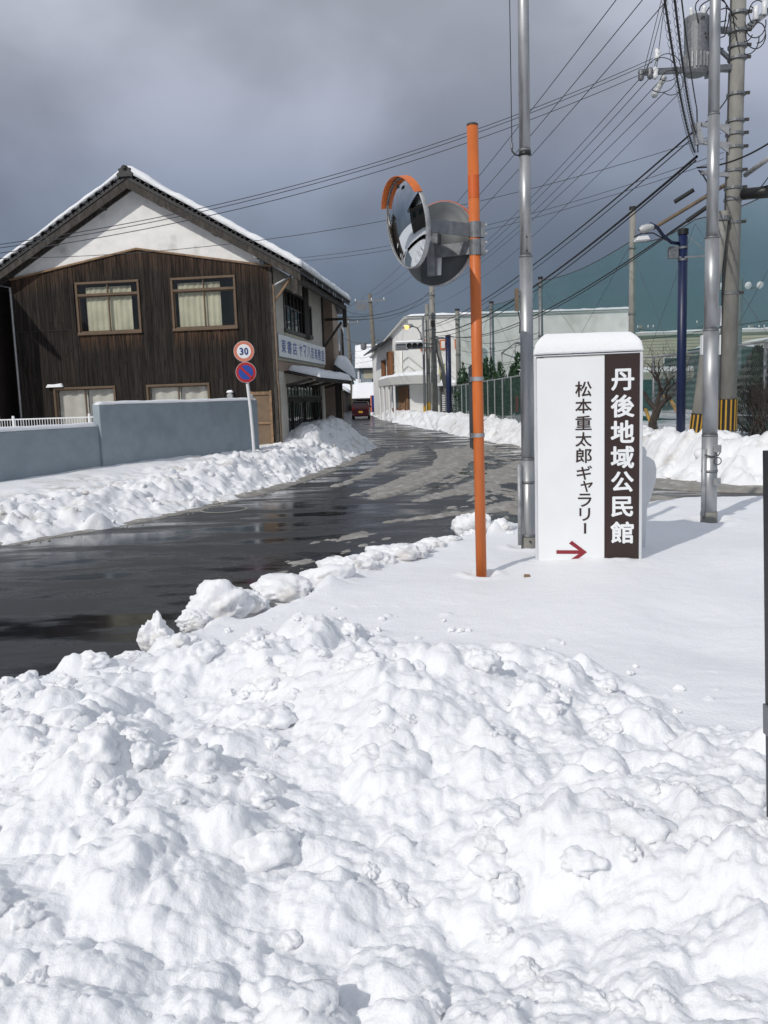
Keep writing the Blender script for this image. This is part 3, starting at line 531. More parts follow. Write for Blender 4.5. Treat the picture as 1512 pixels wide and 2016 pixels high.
for _ in range(95):                                                  # fist- to head-sized clods, half sunk
    while True:
        c_ = random.choice(cl_c); x_, y_ = c_[0] + random.gauss(0, .16), c_[1] + random.gauss(0, .16)
        if 1.2 < y_ < np.interp(x_, YBX, YBY) - .02 and abs(x_) < .5 * y_ + .3: break
    r_ = .045 + .075 * random.random() ** 1.8
    if y_ < 2: r_ *= .75
    pts.append((x_, y_, lot_z(x_, y_) - r_ * .22, r_))
while len(pts) < 560:
    i = random.randrange(10, len(NEAR) - 18); a_ = NEAR[i]; b_ = NEAR[i + 1]; u_ = random.random(); off_ = random.gauss(.16, .13); x_ = a_[0] + (b_[0] - a_[0]) * u_; y_ = a_[1] + (b_[1] - a_[1]) * u_
    dx_, dy_ = b_[0] - a_[0], b_[1] - a_[1]; q_ = math.hypot(dx_, dy_); x_ += dy_ / q_ * off_; y_ -= dx_ / q_ * off_; r_ = .015 + .075 * random.random() ** 2.5; pts.append((x_, y_, max(lot_z(x_, y_), 0) - r_ * .1, r_))
crumbs('snow_lumps', pts, 'snow', 4)
def scatter(name, G, n, dmax, rmin, rmax, m, x0, x1, y0, y1):
    xs_, ys_, zz_, d_ = G; out_ = []
    while len(out_) < n:
        x_ = random.uniform(x0, x1); y_ = random.uniform(y0, y1); i = min(int((y_ - ys_[0]) / (ys_[1] - ys_[0])), len(ys_) - 1); j = min(int((x_ - xs_[0]) / (xs_[1] - xs_[0])), len(xs_) - 1)
        if not (.0 < d_[i, j] < dmax): continue
        r_ = rmin + (rmax - rmin) * random.random() ** 2.5; out_.append((x_, y_, zz_[i, j] - r_ * .2, r_))
    crumbs(name, out_, m, 2)
scatter('snow_lumps', LB, 380, 1.3, .02, .14, 'snow_bank', -7.5, .2, 9, 31)
scatter('snow_lumps', RB, 330, 1.9, .025, .16, 'snow_bank', 3.2, 9.5, 12, 33)
# slush crumbs lying along both edges of the road
rg = np.random.default_rng(5); cx_ = rg.uniform(-5, 3, 9000); cy_ = rg.uniform(4, 22, 9000); a_, _ = sdist(cx_, cy_, NEAR); b_, _ = sdist(cx_, cy_, LEFTE)
ok = np.nonzero(((a_ > -.5) & (a_ < -.02)) | ((b_ > 0) & (b_ < .35)))[0][:330]
pts = [(cx_[i], cy_[i], .003, .006 + .02 * random.random() ** 3) for i in ok]
crumbs('slush_crumbs', pts, 'slush', 2)

# --- separate clods rolled to the road edge
def clod(px, py, rpx, sq, seed, label, zb=.32):
    gx, gy = gnd(px, py + 6, zb); r_ = 1.22 * rpx * gy / FPX
    bm = bmesh.new(); bmesh.ops.create_icosphere(bm, subdivisions=5, radius=1)
    off = Vector((seed * 7.1, seed * 3.3, seed * 1.7)); lobes = [(Vector((random.uniform(-1, 1), random.uniform(-1, 1), random.uniform(-.3, 1))).normalized(), random.uniform(.25, .5)) for _ in range(6)]
    for v in bm.verts:
        n_ = v.co.normalized(); f_ = .72 + .30 * mn.noise(n_ * 1.3 + off) + .16 * mn.noise(n_ * 3.1 + off) + .09 * mn.noise(n_ * 7 + off) + .035 * mn.noise(n_ * 17 + off)
        for dl_, a in lobes: f_ += a * max(0, n_.dot(dl_) - .62) ** .8 * .9
        v.co = Vector((n_.x * f_ * sq[0], n_.y * f_ * sq[1], n_.z * f_ * sq[2])) * r_
    me = bpy.data.meshes.new('snow_clod'); bm.to_mesh(me); bm.free(); me.shade_smooth(); me.materials.append(M['snow_bank' if seed % 2 else 'snow'])
    o = bpy.data.objects.new('snow_clod', me); COL.objects.link(o); o.location = (gx, gy, zb); tag(o, label, 'snow clod', 'clods of snow along the near road edge')
clod(308, 1250, 40, (.8, .9, 1.15), 1, 'tall grey-flecked snow clod nearest the road at left, beside a wider one')
clod(352, 1268, 34, (1.1, 1, .7), 3, 'low snow clod leaning against the tall one at the road edge')
clod(432, 1200, 62, (1.15, .9, .85), 5, 'large dirty double-humped snow clod at the bend of the road edge')
clod(378, 1218, 30, (1, .9, .7), 7, 'small snow clod just left of the large double-humped one')
clod(556, 1165, 54, (1.2, .9, .5), 9, 'flat wide snow clod with a brown flank, right of the double-humped one')
clod(690, 1118, 50, (1.2, .9, .62), 11, 'snow clod midway along the road edge, left of the cracked one')
clod(783, 1090, 48, (1.2, .9, .55), 13, 'cracked flat-topped snow clod at the road edge, left of the orange pole')
clod(852, 1068, 20, (1.3, .9, .7), 15, 'little snow clod between the cracked one and the orange pole')
clod(930, 1036, 34, (1, .9, 1), 17, 'snow clod directly behind the orange pole at the road edge')
clod(985, 1036, 24, (1.2, .9, .8), 19, 'small snow clod just right of the orange pole at the road edge')
clod(488, 1186, 40, (1.1, .9, .7), 23, 'snow clod bridging the double-humped one and the flat wide one')
clod(628, 1142, 42, (1.2, .9, .6), 25, 'smooth snow clod right of the flat wide one at the road edge')
clod(738, 1102, 34, (1.2, .9, .6), 27, 'small smooth snow clod left against the cracked one')
clod(822, 1080, 24, (1.3, .9, .6), 29, 'narrow snow clod right against the cracked one')
clod(884, 1060, 20, (1.3, .9, .6), 31, 'little snow clod just left of the orange pole at the road edge')
clod(262, 1296, 32, (1.2, 1, .6), 33, 'low snow clod left of the tall grey-flecked one')
clod(205, 1318, 26, (1.2, 1, .7), 35, 'second low snow clod left of the tall grey-flecked one')
clod(120, 1345, 34, (1.2, 1, .7), 37, 'snow clod right of the round one at the left picture edge')
clod(46, 1352, 36, (1, .9, .8), 21, 'round snow clod at the left edge of the picture, on the heap')

# ================================================================== helpers for snow lying on things
def snow_on(name, label, q, th, nx=24, ny=8, seed=1, rnd=.12, group=None, amp=.35, m='snow', edge=.07):
    """snow layer on the quad q (4 corners, counter-clockwise from above), rounded at its rims"""
    a, b, c, d = [Vector(p) for p in q]; nrm = (b - a).cross(d - a).normalized(); 
    if nrm.z < 0: nrm = -nrm
    vs = []; lu = (b - a).length; lv = (d - a).length
    for i in range(nx + 1):
        for j in range(ny + 1):
            u = i / nx; v = j / ny; p = (a * (1 - u) + b * u) * (1 - v) + (d * (1 - u) + c * u) * v
            e_ = min(u * lu, (1 - u) * lu, v * lv, (1 - v) * lv); f_ = math.sqrt(max(0, 1 - (1 - min(1, e_ / max(rnd, 1e-3))) ** 2))
            h = th * (f_ * (1 - edge) + edge) * (1 + amp * mn.noise(p * 1.7 + Vector((seed, 0, 0))) + amp * .5 * mn.noise(p * 5 + Vector((seed, 3, 0))))
            vs.append(p + nrm * .004 + Vector((0, 0, 1)) * h * .8 + nrm * h * .2)
    n0 = len(vs); k_ = ny + 1
    for i in range(nx + 1):
        for j in range(ny + 1):
            u = i / nx; v = j / ny; vs.append((a * (1 - u) + b * u) * (1 - v) + (d * (1 - u) + c * u) * v + nrm * .003)
    fs = [(i * k_ + j, (i + 1) * k_ + j, (i + 1) * k_ + j + 1, i * k_ + j + 1) for i in range(nx) for j in range(ny)]
    fs += [(n0 + i * k_ + j + 1, n0 + (i + 1) * k_ + j + 1, n0 + (i + 1) * k_ + j, n0 + i * k_ + j) for i in range(nx) for j in range(ny)]
    rim = [i * k_ for i in range(nx + 1)] + [nx * k_ + j for j in range(1, k_)] + [i * k_ + ny for i in range(nx - 1, -1, -1)] + [j for j in range(ny - 1, 0, -1)]
    fs += [(rim[i], n0 + rim[i], n0 + rim[(i + 1) % len(rim)], rim[(i + 1) % len(rim)]) for i in range(len(rim))]
    mb = MB(); mb.add(vs, fs)
    me = mb.mesh(name, m, True); bm = bmesh.new(); bm.from_mesh(me); bmesh.ops.recalc_face_normals(bm, faces=bm.faces); bm.to_mesh(me); bm.free()
    o = bpy.data.objects.new(name, me); COL.objects.link(o)
    return tag(o, label, 'snow', group)

# ================================================================== information sign
sA = Vector((1.165, 6.50, 0)); sB = Vector((1.935, 6.33, 0)); su = (sB - sA).normalized(); sn = Vector((su.y, -su.x, 0)); uz = Vector((0, 0, 1))   # sn faces the viewer
T = thing('information_sign', 'tall white and brown community centre signboard with a red arrow, standing in snow', 'sign', sA + su * .39 - sn * .0)
def plate(x0, x1, z0, z1, y0, y1): return MB().prism([(x0, z0), (x1, z0), (x1, z1), (x0, z1)], sA + sn * y1, su, uz, sn * (y0 - y1))
plate(.02, .77, .10, 1.862, -.16, -.004).build('cabinet', 'alu_trim', T, bevel=.006)
plate(.016, .512, .12, 1.858, -.004, .004).build('white_panel', 'sign_white', T)
plate(.512, .762, .12, 1.872, -.004, .0052).build('brown_panel', 'sign_brown', T)
for x in (-.004, .764): plate(x, x + .022, .10, 1.872, -.165, .011).build('edge_post', 'alu_trim', T, bevel=.005)
plate(.0, .782, 1.8725, 1.880, -.165, .006).build('top_rail', 'alu_trim', T)
big = '丹後地域公民館'
for i, ch in enumerate(big):
    zt = 1.762 - i * .1895
    sm_ = {'丹': (.56, .725, .16), '公': (.56, .725, .155), '民': (.562, .722, .155)}.get(ch, (.557, .727, .168))
    char(ch, T, 'sign_white', sA + sn * .0055, su, uz, sm_[0], sm_[1], zt - sm_[2], zt, .030, name='character', off=.0022)
for ch, x0, x1, z0, z1, rot in (('松', .30, .42, 1.565, 1.68, 0), ('本', .30, .42, 1.442, 1.552, 0), ('重', .30, .42, 1.318, 1.425, 0), ('太', .30, .42, 1.195, 1.302, 0), ('郎', .302, .42, 1.07, 1.182, 0), ('ギ', .308, .422, .944, 1.05, 0),
                          ('ャ', .337, .428, .85, .936, 0), ('ラ', .318, .418, .738, .838, 0), ('リ', .328, .408, .630, .728, 0), ('ー', .361, .379, .532, .612, 1)):
    char(ch, T, 'sign_brown', sA + sn * .0045, su, uz, x0, x1, z0, z1, .014, rot=rot, off=.0022)
ar = MB(); ar.prism([(.155, .374), (.322, .374), (.25, .322), (.272, .300), (.384, .388), (.272, .476), (.25, .455), (.322, .402), (.155, .402)], sA + sn * .0064, su, uz, -sn * .0016)
ar.build('arrow', 'sign_red', T)
qa = [sA + su * (-.004) + sn * .012 + uz * 1.885, sB + su * .0 + sn * .012 + uz * 1.885, sB - sn * .165 + uz * 1.885, sA + su * (-.004) - sn * .165 + uz * 1.885]
snow_on('sign_snow', 'smooth thick snow cap on top of the white and brown signboard', qa, .235, 56, 22, 3, rnd=.40, amp=.16)
# wooden peg end and the plain cut-out board behind the sign
pg = gnd(1046, 1136, .33)
o = MB().prism([(-.024, -.012), (.02, -.02), (.03, .01), (-.006, .02)], (pg[0], pg[1], lot_z(pg[0], pg[1]) - .075), (1, .2, 0), (-.2, 1, .2), (-.03, .03, .085)).build('wooden_stake', 'trim_wood'); tag(o, 'brown broken stake end poking from snow at the left foot of the signboard', 'stake')
cu = Vector((.99, -.12, 0)).normalized(); cn = Vector((.12, .99, 0)).normalized(); co = Vector((2.04, 7.0, 0))
T = thing('cutout_board', 'pale grey figure-shaped cut-out board half hidden behind the signboard', 'board', co)
MB().prism([(-.13, .1), (.12, .1), (.125, .32), (.135, .63), (.175, .75), (.205, .88), (.208, .96), (.19, 1.02), (.155, 1.05), (.125, 1.062), (.13, 1.10), (.112, 1.135), (.07, 1.16), (-.02, 1.16), (-.09, 1.11), (-.1, 1.06), (-.2, 1.0), (-.2, .85), (-.15, .63)], co, cu, uz, cn * .018).build('panel', 'white_paint', T, bevel=.004)
MB().box(2.0, 2.04, 7.03, 7.07, .05, .95).build('back_post', 'galv', T)

# ================================================================== traffic mirror on its orange pole
P0 = Vector((.683, 6.0, 0)); T = thing('traffic_mirror', 'orange pole carrying two round convex mirrors beside the road', 'traffic mirror', P0)
MB().tube([P0 + uz * .1, (.677, 6.0, 3.39)], .0382, 28, cap=True).build('pole', 'orange', T, smooth=False)
for o in T.children: o.data.shade_smooth()
MB().tube([(.6778, 6, 2.92), (.6776, 6, 3.07)], .0389, 28, cap=False).build('repaint_band', 'orange_red', T, smooth=True)
MB().lathe([(0, .0387), (.012, .0387), (.018, .030), (.019, .0)], (.677, 6, 3.388), (0, 0, 1), 28).build('cap', 'dark_frame', T)
def mirror(c, n, rad, hood_m, face=True):
    c = Vector(c); n = Vector(n).normalized(); m_ = MB()
    prof = [(-.030 + .030 * math.cos(a) - .0, 0) for a in ()]
    k_ = 12; dome = [(.040 * (1 - (i / k_) ** 2), rad * .965 * i / k_) for i in range(k_ + 1)]
    g_ = MB().lathe(dome, c, n, 48).build('mirror', 'mirror', T, smooth=True)
    MB().lathe([(.002, rad * .966), (.008, rad * .985), (.004, rad * 1.0), (-.022, rad * 1.0), (-.026, rad * .985)], c, n, 48).build('rim', 'galv_light', g_, smooth=True)
    MB().lathe([(-.026, rad * .985), (-.034, rad * .80), (-.050, rad * .74), (-.058, rad * .2), (-.060, 0)], c, n, 48).build('back_shell', 'mirror_back', g_, smooth=True)
    side = n.cross(uz).normalized(); upv = side.cross(n).normalized(); hv = []; k_ = 26; dpth = .035
    for i in range(k_ + 1):
        a = R(-60 + 120 * i / k_); taper = math.cos(a * .92) ** .7
        ring = (side * math.sin(a) + upv * math.cos(a)); q = c + ring * rad * 1.012
        hv += [q - n * .015, q + n * (.015 + dpth * taper) , q + ring * .004 + n * (.015 + dpth * taper), q + ring * .004 - n * .015]
    hf = [(i * 4 + j, i * 4 + (j + 1) % 4, (i + 1) * 4 + (j + 1) % 4, (i + 1) * 4 + j) for i in range(k_) for j in range(4)] + [(3, 2, 1, 0), tuple(k_ * 4 + j for j in range(4))]
    MB().add(hv, hf).build('hood', hood_m, g_)
    return g_, side, upv
n1_ = Vector((-.905, -.40, -.15)); c1 = Vector((.205, 5.70, 2.715))
g1, s1, v1 = mirror(c1, n1_, .283, 'orange')
n1_.normalize()
sk = c1 + v1 * .225 + n1_ * .031 - s1 * .03
MB().prism([(-.02, -.012), (.02, -.012), (.02, .012), (-.02, .012)], sk, s1, v1, n1_ * .002).build('maker_label', 'black', g1)
n2_ = Vector((.60, .80, -.10)).normalized(); c2 = Vector((.455, 6.22, 2.665))
g2, s2, v2 = mirror(c2, n2_, .292, 'orange_red')
MB().prism([(-.045, -.075), (.03, -.075), (.03, .06), (-.045, .06)], c2 - n2_ * .0595 - v2 * .155 + s2 * .03, s2, v2, -n2_ * .002).build('sticker', 'sign_white', g2)
# brackets: a stub tube behind each mirror, an arm and a pole clamp with bolts
def bracket(c, n, zc, zlo, zhi):
    b = Vector(c) - Vector(n).normalized() * .105
    br = MB().tube([(b.x, b.y, zlo), (b.x, b.y, zhi)], .034, 18).build('bracket', 'galv', T, smooth=False)
    MB().bar(b, Vector(c) - Vector(n).normalized() * .055, .10, .10).build('mount_plate', 'galv', br)
    for dz in (-.03, .03): MB().cyl(b - Vector(n).normalized() * .03 + uz * (dz + (zhi - zlo) * .2), .009, .012, 8, -Vector(n).normalized()).build('bolt', 'galv_light', br)
    MB().bar((b.x, b.y, zc), (P0.x - .02, P0.y, zc), .014, .085).build('arm', 'galv', br)
    MB().lathe([(-.052, .043), (.052, .043), (.052, .039), (-.052, .039)], (P0.x - .001, P0.y, zc), (0, 0, 1), 24).build('clamp', 'galv', br)
    MB().box(P0.x + .035, P0.x + .062, P0.y - .025, P0.y + .025, zc - .05, zc + .05).build('clamp_flange', 'galv', br)
    for dz in (-.03, .03): MB().cyl((P0.x + .062, P0.y - .012, zc + dz), .008, .018, 8, (1, -.2, 0)).build('bolt', 'galv_light', br)
bracket(c1, n1_, 2.715, 2.55, 2.82); bracket(c2, n2_, 2.60, 2.44, 2.66)
# narrow plate strapped on the pole, seen nearly edge-on
pl_ = MB(); pl_.prism([(-.035, 1.24), (.0, 1.225), (.004, 1.80), (-.004, 1.815), (-.035, 1.80)], (.640, 6.0, 0), (.55, -.83, 0), uz, (.01, .006, 0)); pl_.build('name_plate', 'mirror_back', T)
for zc in (1.325, 1.715):
    bd = MB().lathe([(-.014, .0425), (.014, .0425), (.014, .0385), (-.014, .0385)], (.681, 6, zc), (0, 0, 1), 24).build('band', 'galv_light', T, smooth=False)
    MB().box(.625, .643, 5.985, 6.015, zc - .02, zc + .016).build('buckle', 'galv', bd)

# ================================================================== flagpoles
def flagpole(base, top, secs, label, rope, conduit):
    T = thing('flagpole', label, 'flagpole', (base[0], base[1], 0))
    b = Vector(base); t_ = Vector(top)
    for i, (z0, z1, r0, r1) in enumerate(secs):
        p = b + (t_ - b) * ((z0 - b.z) / (t_.z - b.z)); q = b + (t_ - b) * ((z1 - b.z) / (t_.z - b.z))
        o = MB().tube([p, q], [r0, r1], 28).build('section', 'alu', T, smooth=False); o.data.shade_smooth()
        MB().tube([q - uz * .012, q + uz * .004], r1 * 1.03, 28).build('joint_ring', 'galv', T, smooth=True)
    return T
F1 = flagpole((1.229, 7.2, .1), (1.232, 7.2, 5.2), ((.1, 1.06, .0555, .0555), (1.06, 2.72, .054, .053), (2.72, 3.55, .0475, .047), (3.55, 5.6, .0445, .043)), 'grey aluminium flagpole just left of the signboard, rope cleat high up', 1, 1)
for zc in (.40, .86): MB().tube([(1.229, 7.2, zc - .012), (1.229, 7.2, zc + .012)], .058, 26).build('band', 'galv', F1, smooth=True)
MB().tube([(1.148, 7.15, .33), (1.148, 7.15, 1.02)], .019, 12).build('conduit', 'galv_light', F1, smooth=True)
MB().tube([(1.229, 7.2, .12), (1.229, 7.2, .39)], .064, 26).build('base_sleeve', 'concrete', F1, smooth=True)
MB().cyl((1.229, 7.135, .36), .008, .012, 8, (0, -1, 0)).build('bolt', 'black', F1)
for z_b in (2.86, 2.75): MB().cyl((1.232, 7.153, z_b), .006, .01, 8, (0, -1, 0)).build('bolt', 'black', F1)
MB().tube([(1.232, 7.2, 3.50), (1.232, 7.2, 3.535)], .0495, 26).build('collar', 'black', F1, smooth=True)
hk = MB().tube([(1.19, 7.19, 3.505), (1.15, 7.18, 3.51), (1.125, 7.18, 3.54), (1.125, 7.18, 3.57)], .007, 8).build('rope_hook', 'dark_frame', F1, smooth=True)
MB().tube([(1.125, 7.18, 3.56), (1.125, 7.18, 3.60)], .011, 8).build('swivel', 'galv', hk)
MB().tube([(1.125, 7.18, 3.59), (1.118, 7.18, 5.5)], .0035, 6).build('rope', 'black_cable', F1)
bx_ = MB().box(1.135, 1.165, 7.17, 7.21, 2.28, 2.46).build('junction_box', 'brown_sheet', F1); MB().box(1.165, 1.19, 7.18, 7.2, 2.43, 2.44).build('box_bracket', 'galv', bx_)
MB().tube([(1.16, 7.19, 2.28), (1.175, 7.19, 2.2), (1.17, 7.19, 2.1)], .004, 6).build('box_cable', 'black_cable', F1)
F2 = flagpole((3.180, 8.27, .1), (3.156, 8.27, 5.3), ((.1, 1.15, .074, .074), (1.15, 2.15, .070, .069), (2.15, 3.0, .0655, .064), (3.0, 4.1, .056, .053), (4.1, 5.8, .051, .046)), 'tall aluminium flagpole in the snow right of the signboard, cable loop near its foot', 1, 1)
MB().tube([(3.105, 8.22, .36), (3.105, 8.22, 1.02)], .022, 12).build('conduit', 'galv_light', F2, smooth=True)
for zc in (.38, .80): MB().tube([(3.178, 8.27, zc - .013), (3.178, 8.27, zc + .013)], .078, 26).build('band', 'galv', F2, smooth=True)
MB().tube([(3.18, 8.27, .12), (3.18, 8.27, .40)], .080, 26).build('base_sleeve', 'concrete', F2, smooth=True)
lp = [(3.10, 8.19, .965), (3.16, 8.185, .945), (3.23, 8.19, .955), (3.262, 8.21, .99), (3.235, 8.19, 1.005)]
MB().tube(lp, .006, 8).build('cable_loop', 'grey_cable', F2, smooth=True)
a_ = [(3.225 + .035 * math.sin(t_ * .5), 8.19, .93 - .035 * math.cos(t_ * .5) - .03) for t_ in range(0, 13)]
MB().tube(a_, .005, 8).build('cable_loop', 'dark_frame', F2, smooth=True)
for zc in (1.02, .70): MB().prism([(-.03, -.035), (.03, -.035), (.03, .035), (-.03, .035)], (3.212, 8.203, zc), (.9, .4, 0), uz, (.02, -.03, 0)).build('inspection_plate', 'galv_light', F2, bevel=.003)

# ================================================================== dark post at the right edge of the picture
T = thing('metal_post', 'dark metal gate post with a grey hinge bracket at the right edge', 'post', (.96, 1.97, 0))
def leaning(z0, z1, out, m, nm):
    xa = .936 - .036 * z0 - out; xb = .936 - .036 * z1 - out
    MB().prism([(xa, z0), (xa + .06, z0), (xb + .06, z1), (xb, z1)], (0, 1.982, 0), (1, 0, 0), uz, (0, -.07, 0)).build(nm, m, T, bevel=.002)
leaning(.84, 1.452, 0, 'black', 'upper_post'); leaning(.765, .84, .006, 'galv', 'hinge_bracket'); leaning(.2, .765, 0, 'mirror_back', 'lower_post')

# ================================================================== speed limit and no-parking signs on a bent white pole
T = thing('road_sign', 'round speed limit 30 and no parking signs on a bent white pole', 'road sign', (-2.69, 18, 0))
MB().tube([(-2.688, 18, .2), (-2.70, 18, .9), (-2.722, 18, 1.50), (-2.757, 18, 2.0), (-2.79, 18, 2.84)], .034, 14).build('pole', 'white_paint', T, smooth=True)
def disc(c, r_, lay, nm):
    c = Vector(c); d0 = None
    for i, (rr, m_) in enumerate(lay):
        o = MB().lathe([(.0, 0), (.0, rr), (-.006, rr), (-.006, 0)], c + Vector((0, -.05 - .004 * i, 0)), (0, -1, 0), 40).build(nm if d0 is None else ('border', 'face', 'field')[min(i - 1, 2)], m_, T if d0 is None else d0)
        if d0 is None: d0 = o
    return d0
d1 = disc((-2.785, 17.99, 2.665), .21, ((.212, 'white_paint'), (.206, 'sig_salmon'), (.145, 'sign_white')), 'speed_limit_disc')
for ch, x0, x1 in (('3', -.088, -.01), ('0', .008, .09)): char(ch, d1, 'sig_num', Vector((-2.785, 17.926, 2.665)), (1, 0, 0), (0, 0, 1), x0, x1, -.072, .075, .03, off=.003, name='digit')
d2 = disc((-2.767, 17.99, 2.235), .21, ((.212, 'white_paint'), (.206, 'sig_red'), (.150, 'sig_blue')), 'no_parking_disc')
MB().bar((-2.767 - .112, 17.922, 2.235 + .112), (-2.767 + .112, 17.922, 2.235 - .112), .05, .004, up=(0, -1, 0)).build('slash', 'sig_red', d2)
MB().box(-2.735, -2.655, 17.97, 18.05, 1.66, 1.78).build('control_box', 'galv_light', T, bevel=.004)

# ================================================================== blue-grey garden walls
A = Vector((-4.90, 15.0, 0)); B = Vector((-2.72, 19.05, 0)); wd = (B - A).normalized(); wn = Vector((wd.y, -wd.x, 0))     # wn faces the road
o = MB().prism([(0, 0), ((B - A).length, 0), ((B - A).length, 1.655), (0, 1.655)], A, wd, uz, -wn * .17).build('garden_wall', 'grey_wall', bevel=.012); tag(o, 'taller blue-grey rendered garden wall beside the road sign', 'wall')
A2 = A - wn * .05; C2 = A - wd * 4.2 - wn * .05
o = MB().prism([(0, 0), (4.2, 0), (4.2, 1.28), (0, 1.28)], C2, wd, uz, -wn * .14).build('garden_wall', 'grey_wall', bevel=.01); tag(o, 'lower blue-grey rendered garden wall running out of the picture at left', 'wall')
q = [A + uz * 1.657 + wn * .0, B + uz * 1.657 + wn * .0, B - wn * .17 + uz * 1.657, A - wn * .17 + uz * 1.657]
snow_on('wall_snow', 'thin strip of snow along the top of the taller garden wall', q, .055, 60, 6, 5, rnd=.05, amp=.3)
q = [C2 + uz * 1.282, A2 + uz * 1.282, A2 - wn * .14 + uz * 1.282, C2 - wn * .14 + uz * 1.282]
snow_on('wall_snow', 'strip of snow along the top of the lower garden wall', q, .07, 60, 6, 6, rnd=.05, amp=.3)
# white mesh fence behind the lower wall and a snow-covered car roof
fa = Vector((-9.2, 17.3, 0)); fb = Vector((-5.35, 17.1, 0)); fd = (fb - fa).normalized(); ln = (fb - fa).length
T = thing('mesh_fence', 'low white wire mesh fence behind the lower garden wall', 'fence', fa)
for zc in (1.43, 1.28): MB().bar(fa + uz * zc, fb + uz * zc, .02, .025).build('rail', 'white_paint', T)
k_ = int(ln / .055); me = MB().box(-.005, .005, -.005, .005, .55, 1.43).mesh('picket', 'white_paint')
for i in range(k_): inst('picket', me, T, Matrix.Translation(fd * (i * .055 + .02)))
for s_ in (.6, 1.55, 1.85, 3.4): MB().tube([fa + fd * s_ + uz * .2, fa + fd * s_ + uz * 1.50], .027, 10).build('post', 'white_paint', T, smooth=True)

# ================================================================== the shop house with the board-clad gable
PSI = R(7); HC = Vector((-2.6, 21.8, 0))
H = thing('shop_house', 'two-storey gabled shop with dark weathered board cladding and white plaster gable', 'house', HC, -PSI)
def hb(mb, name, m, parent=None, **k): return mb.build(name, m, parent or H, world=False, **k)
W = 6.87; D = 6.5; XM = -3.43
def low(x): return 5.53 - .60 * abs(x - XM) / 3.44            # top of the boards
def roofz(x): return 7.24 - .58 * abs(x - XM)                  # top of the roof deck
wins = [(-5.11, -3.45, 3.50, 4.77), (-2.58, -.94, 3.50, 4.76), (-5.92, -4.27, .75, 2.14), (-3.40, -1.76, .75, 2.13)]
door_h = (-.69, -.17, .0, 1.87)
# backing wall and plaster gable
mb = MB(); holed(mb, -W + .02, -.02, .0, 4.90, wins + [door_h], .02, .10); hb(mb, 'wall', 'dark_wood')
mb = MB(); mb.prism([(-W + .02, 4.88), (-.02, 4.88), (-.02, low(0) - .02), (XM, 5.5), (-W + .02, low(0) - .02)], (0, .02, 0), (1, 0, 0), (0, 0, 1), (0, .08, 0)); hb(mb, 'wall', 'dark_wood')
mb = MB(); mb.prism([(-W, low(0)), (XM, 5.53), (0, low(0)), (0, roofz(0) - .12), (XM, roofz(XM) - .12), (-W, roofz(0) - .12)], (0, 0, 0), (1, 0, 0), (0, 0, 1), (0, .1, 0)); hb(mb, 'gable_plaster', 'plaster')
for s_ in (-1, 1): hb(MB().bar((XM + .0 * s_, -.035, 5.545), (XM + s_ * 3.45, -.035, 4.945), .05, .045), 'trim_strip', 'trim_wood')
# cladding boards, each its own piece, cut round the openings
x = -W; i = 0
while x < -.01:
    wb = random.uniform(.108, .128); x1 = min(x + wb, 0); xc = (x + x1) / 2; segs = [(.0, low(xc) - .015)]
    for h in wins + [door_h]:
        if h[0] - .03 < xc < h[1] + .03:
            ns = []
            for a, b in segs:
                if h[2] > a: ns.append((a, min(b, h[2])))
                if h[3] < b: ns.append((max(a, h[3]), b))
            segs = ns
    if -W < xc < -W + 1.5 and random.random() < .9: segs = [(a, 3.62) if a < 3.6 < b else (a, b) for a, b in segs] + [(3.635, b) for a, b in segs if a < 3.6 < b]
    y0 = -random.uniform(.012, .026)
    for a, b in segs:
        if b - a > .03:
            m_ = MB(); t0 = low(x) - .015 if b > 4.8 else b; t1 = low(x1) - .015 if b > 4.8 else b
            m_.prism([(x + .003, a), (x1 - .003, a), (x1 - .003, t1), (x + .003, t0)], (0, .018, 0), (1, 0, 0), (0, 0, 1), (0, y0 - .018, 0)); hb(m_, 'board', 'siding')
    x = x1; i += 1
# corner boards
hb(MB().box(-.065, .012, -.04, -.002, 0, 4.93), 'corner_board', 'old_wood'); hb(MB().box(.0, .02, 0, .07, 0, 4.93), 'corner_board', 'old_wood')
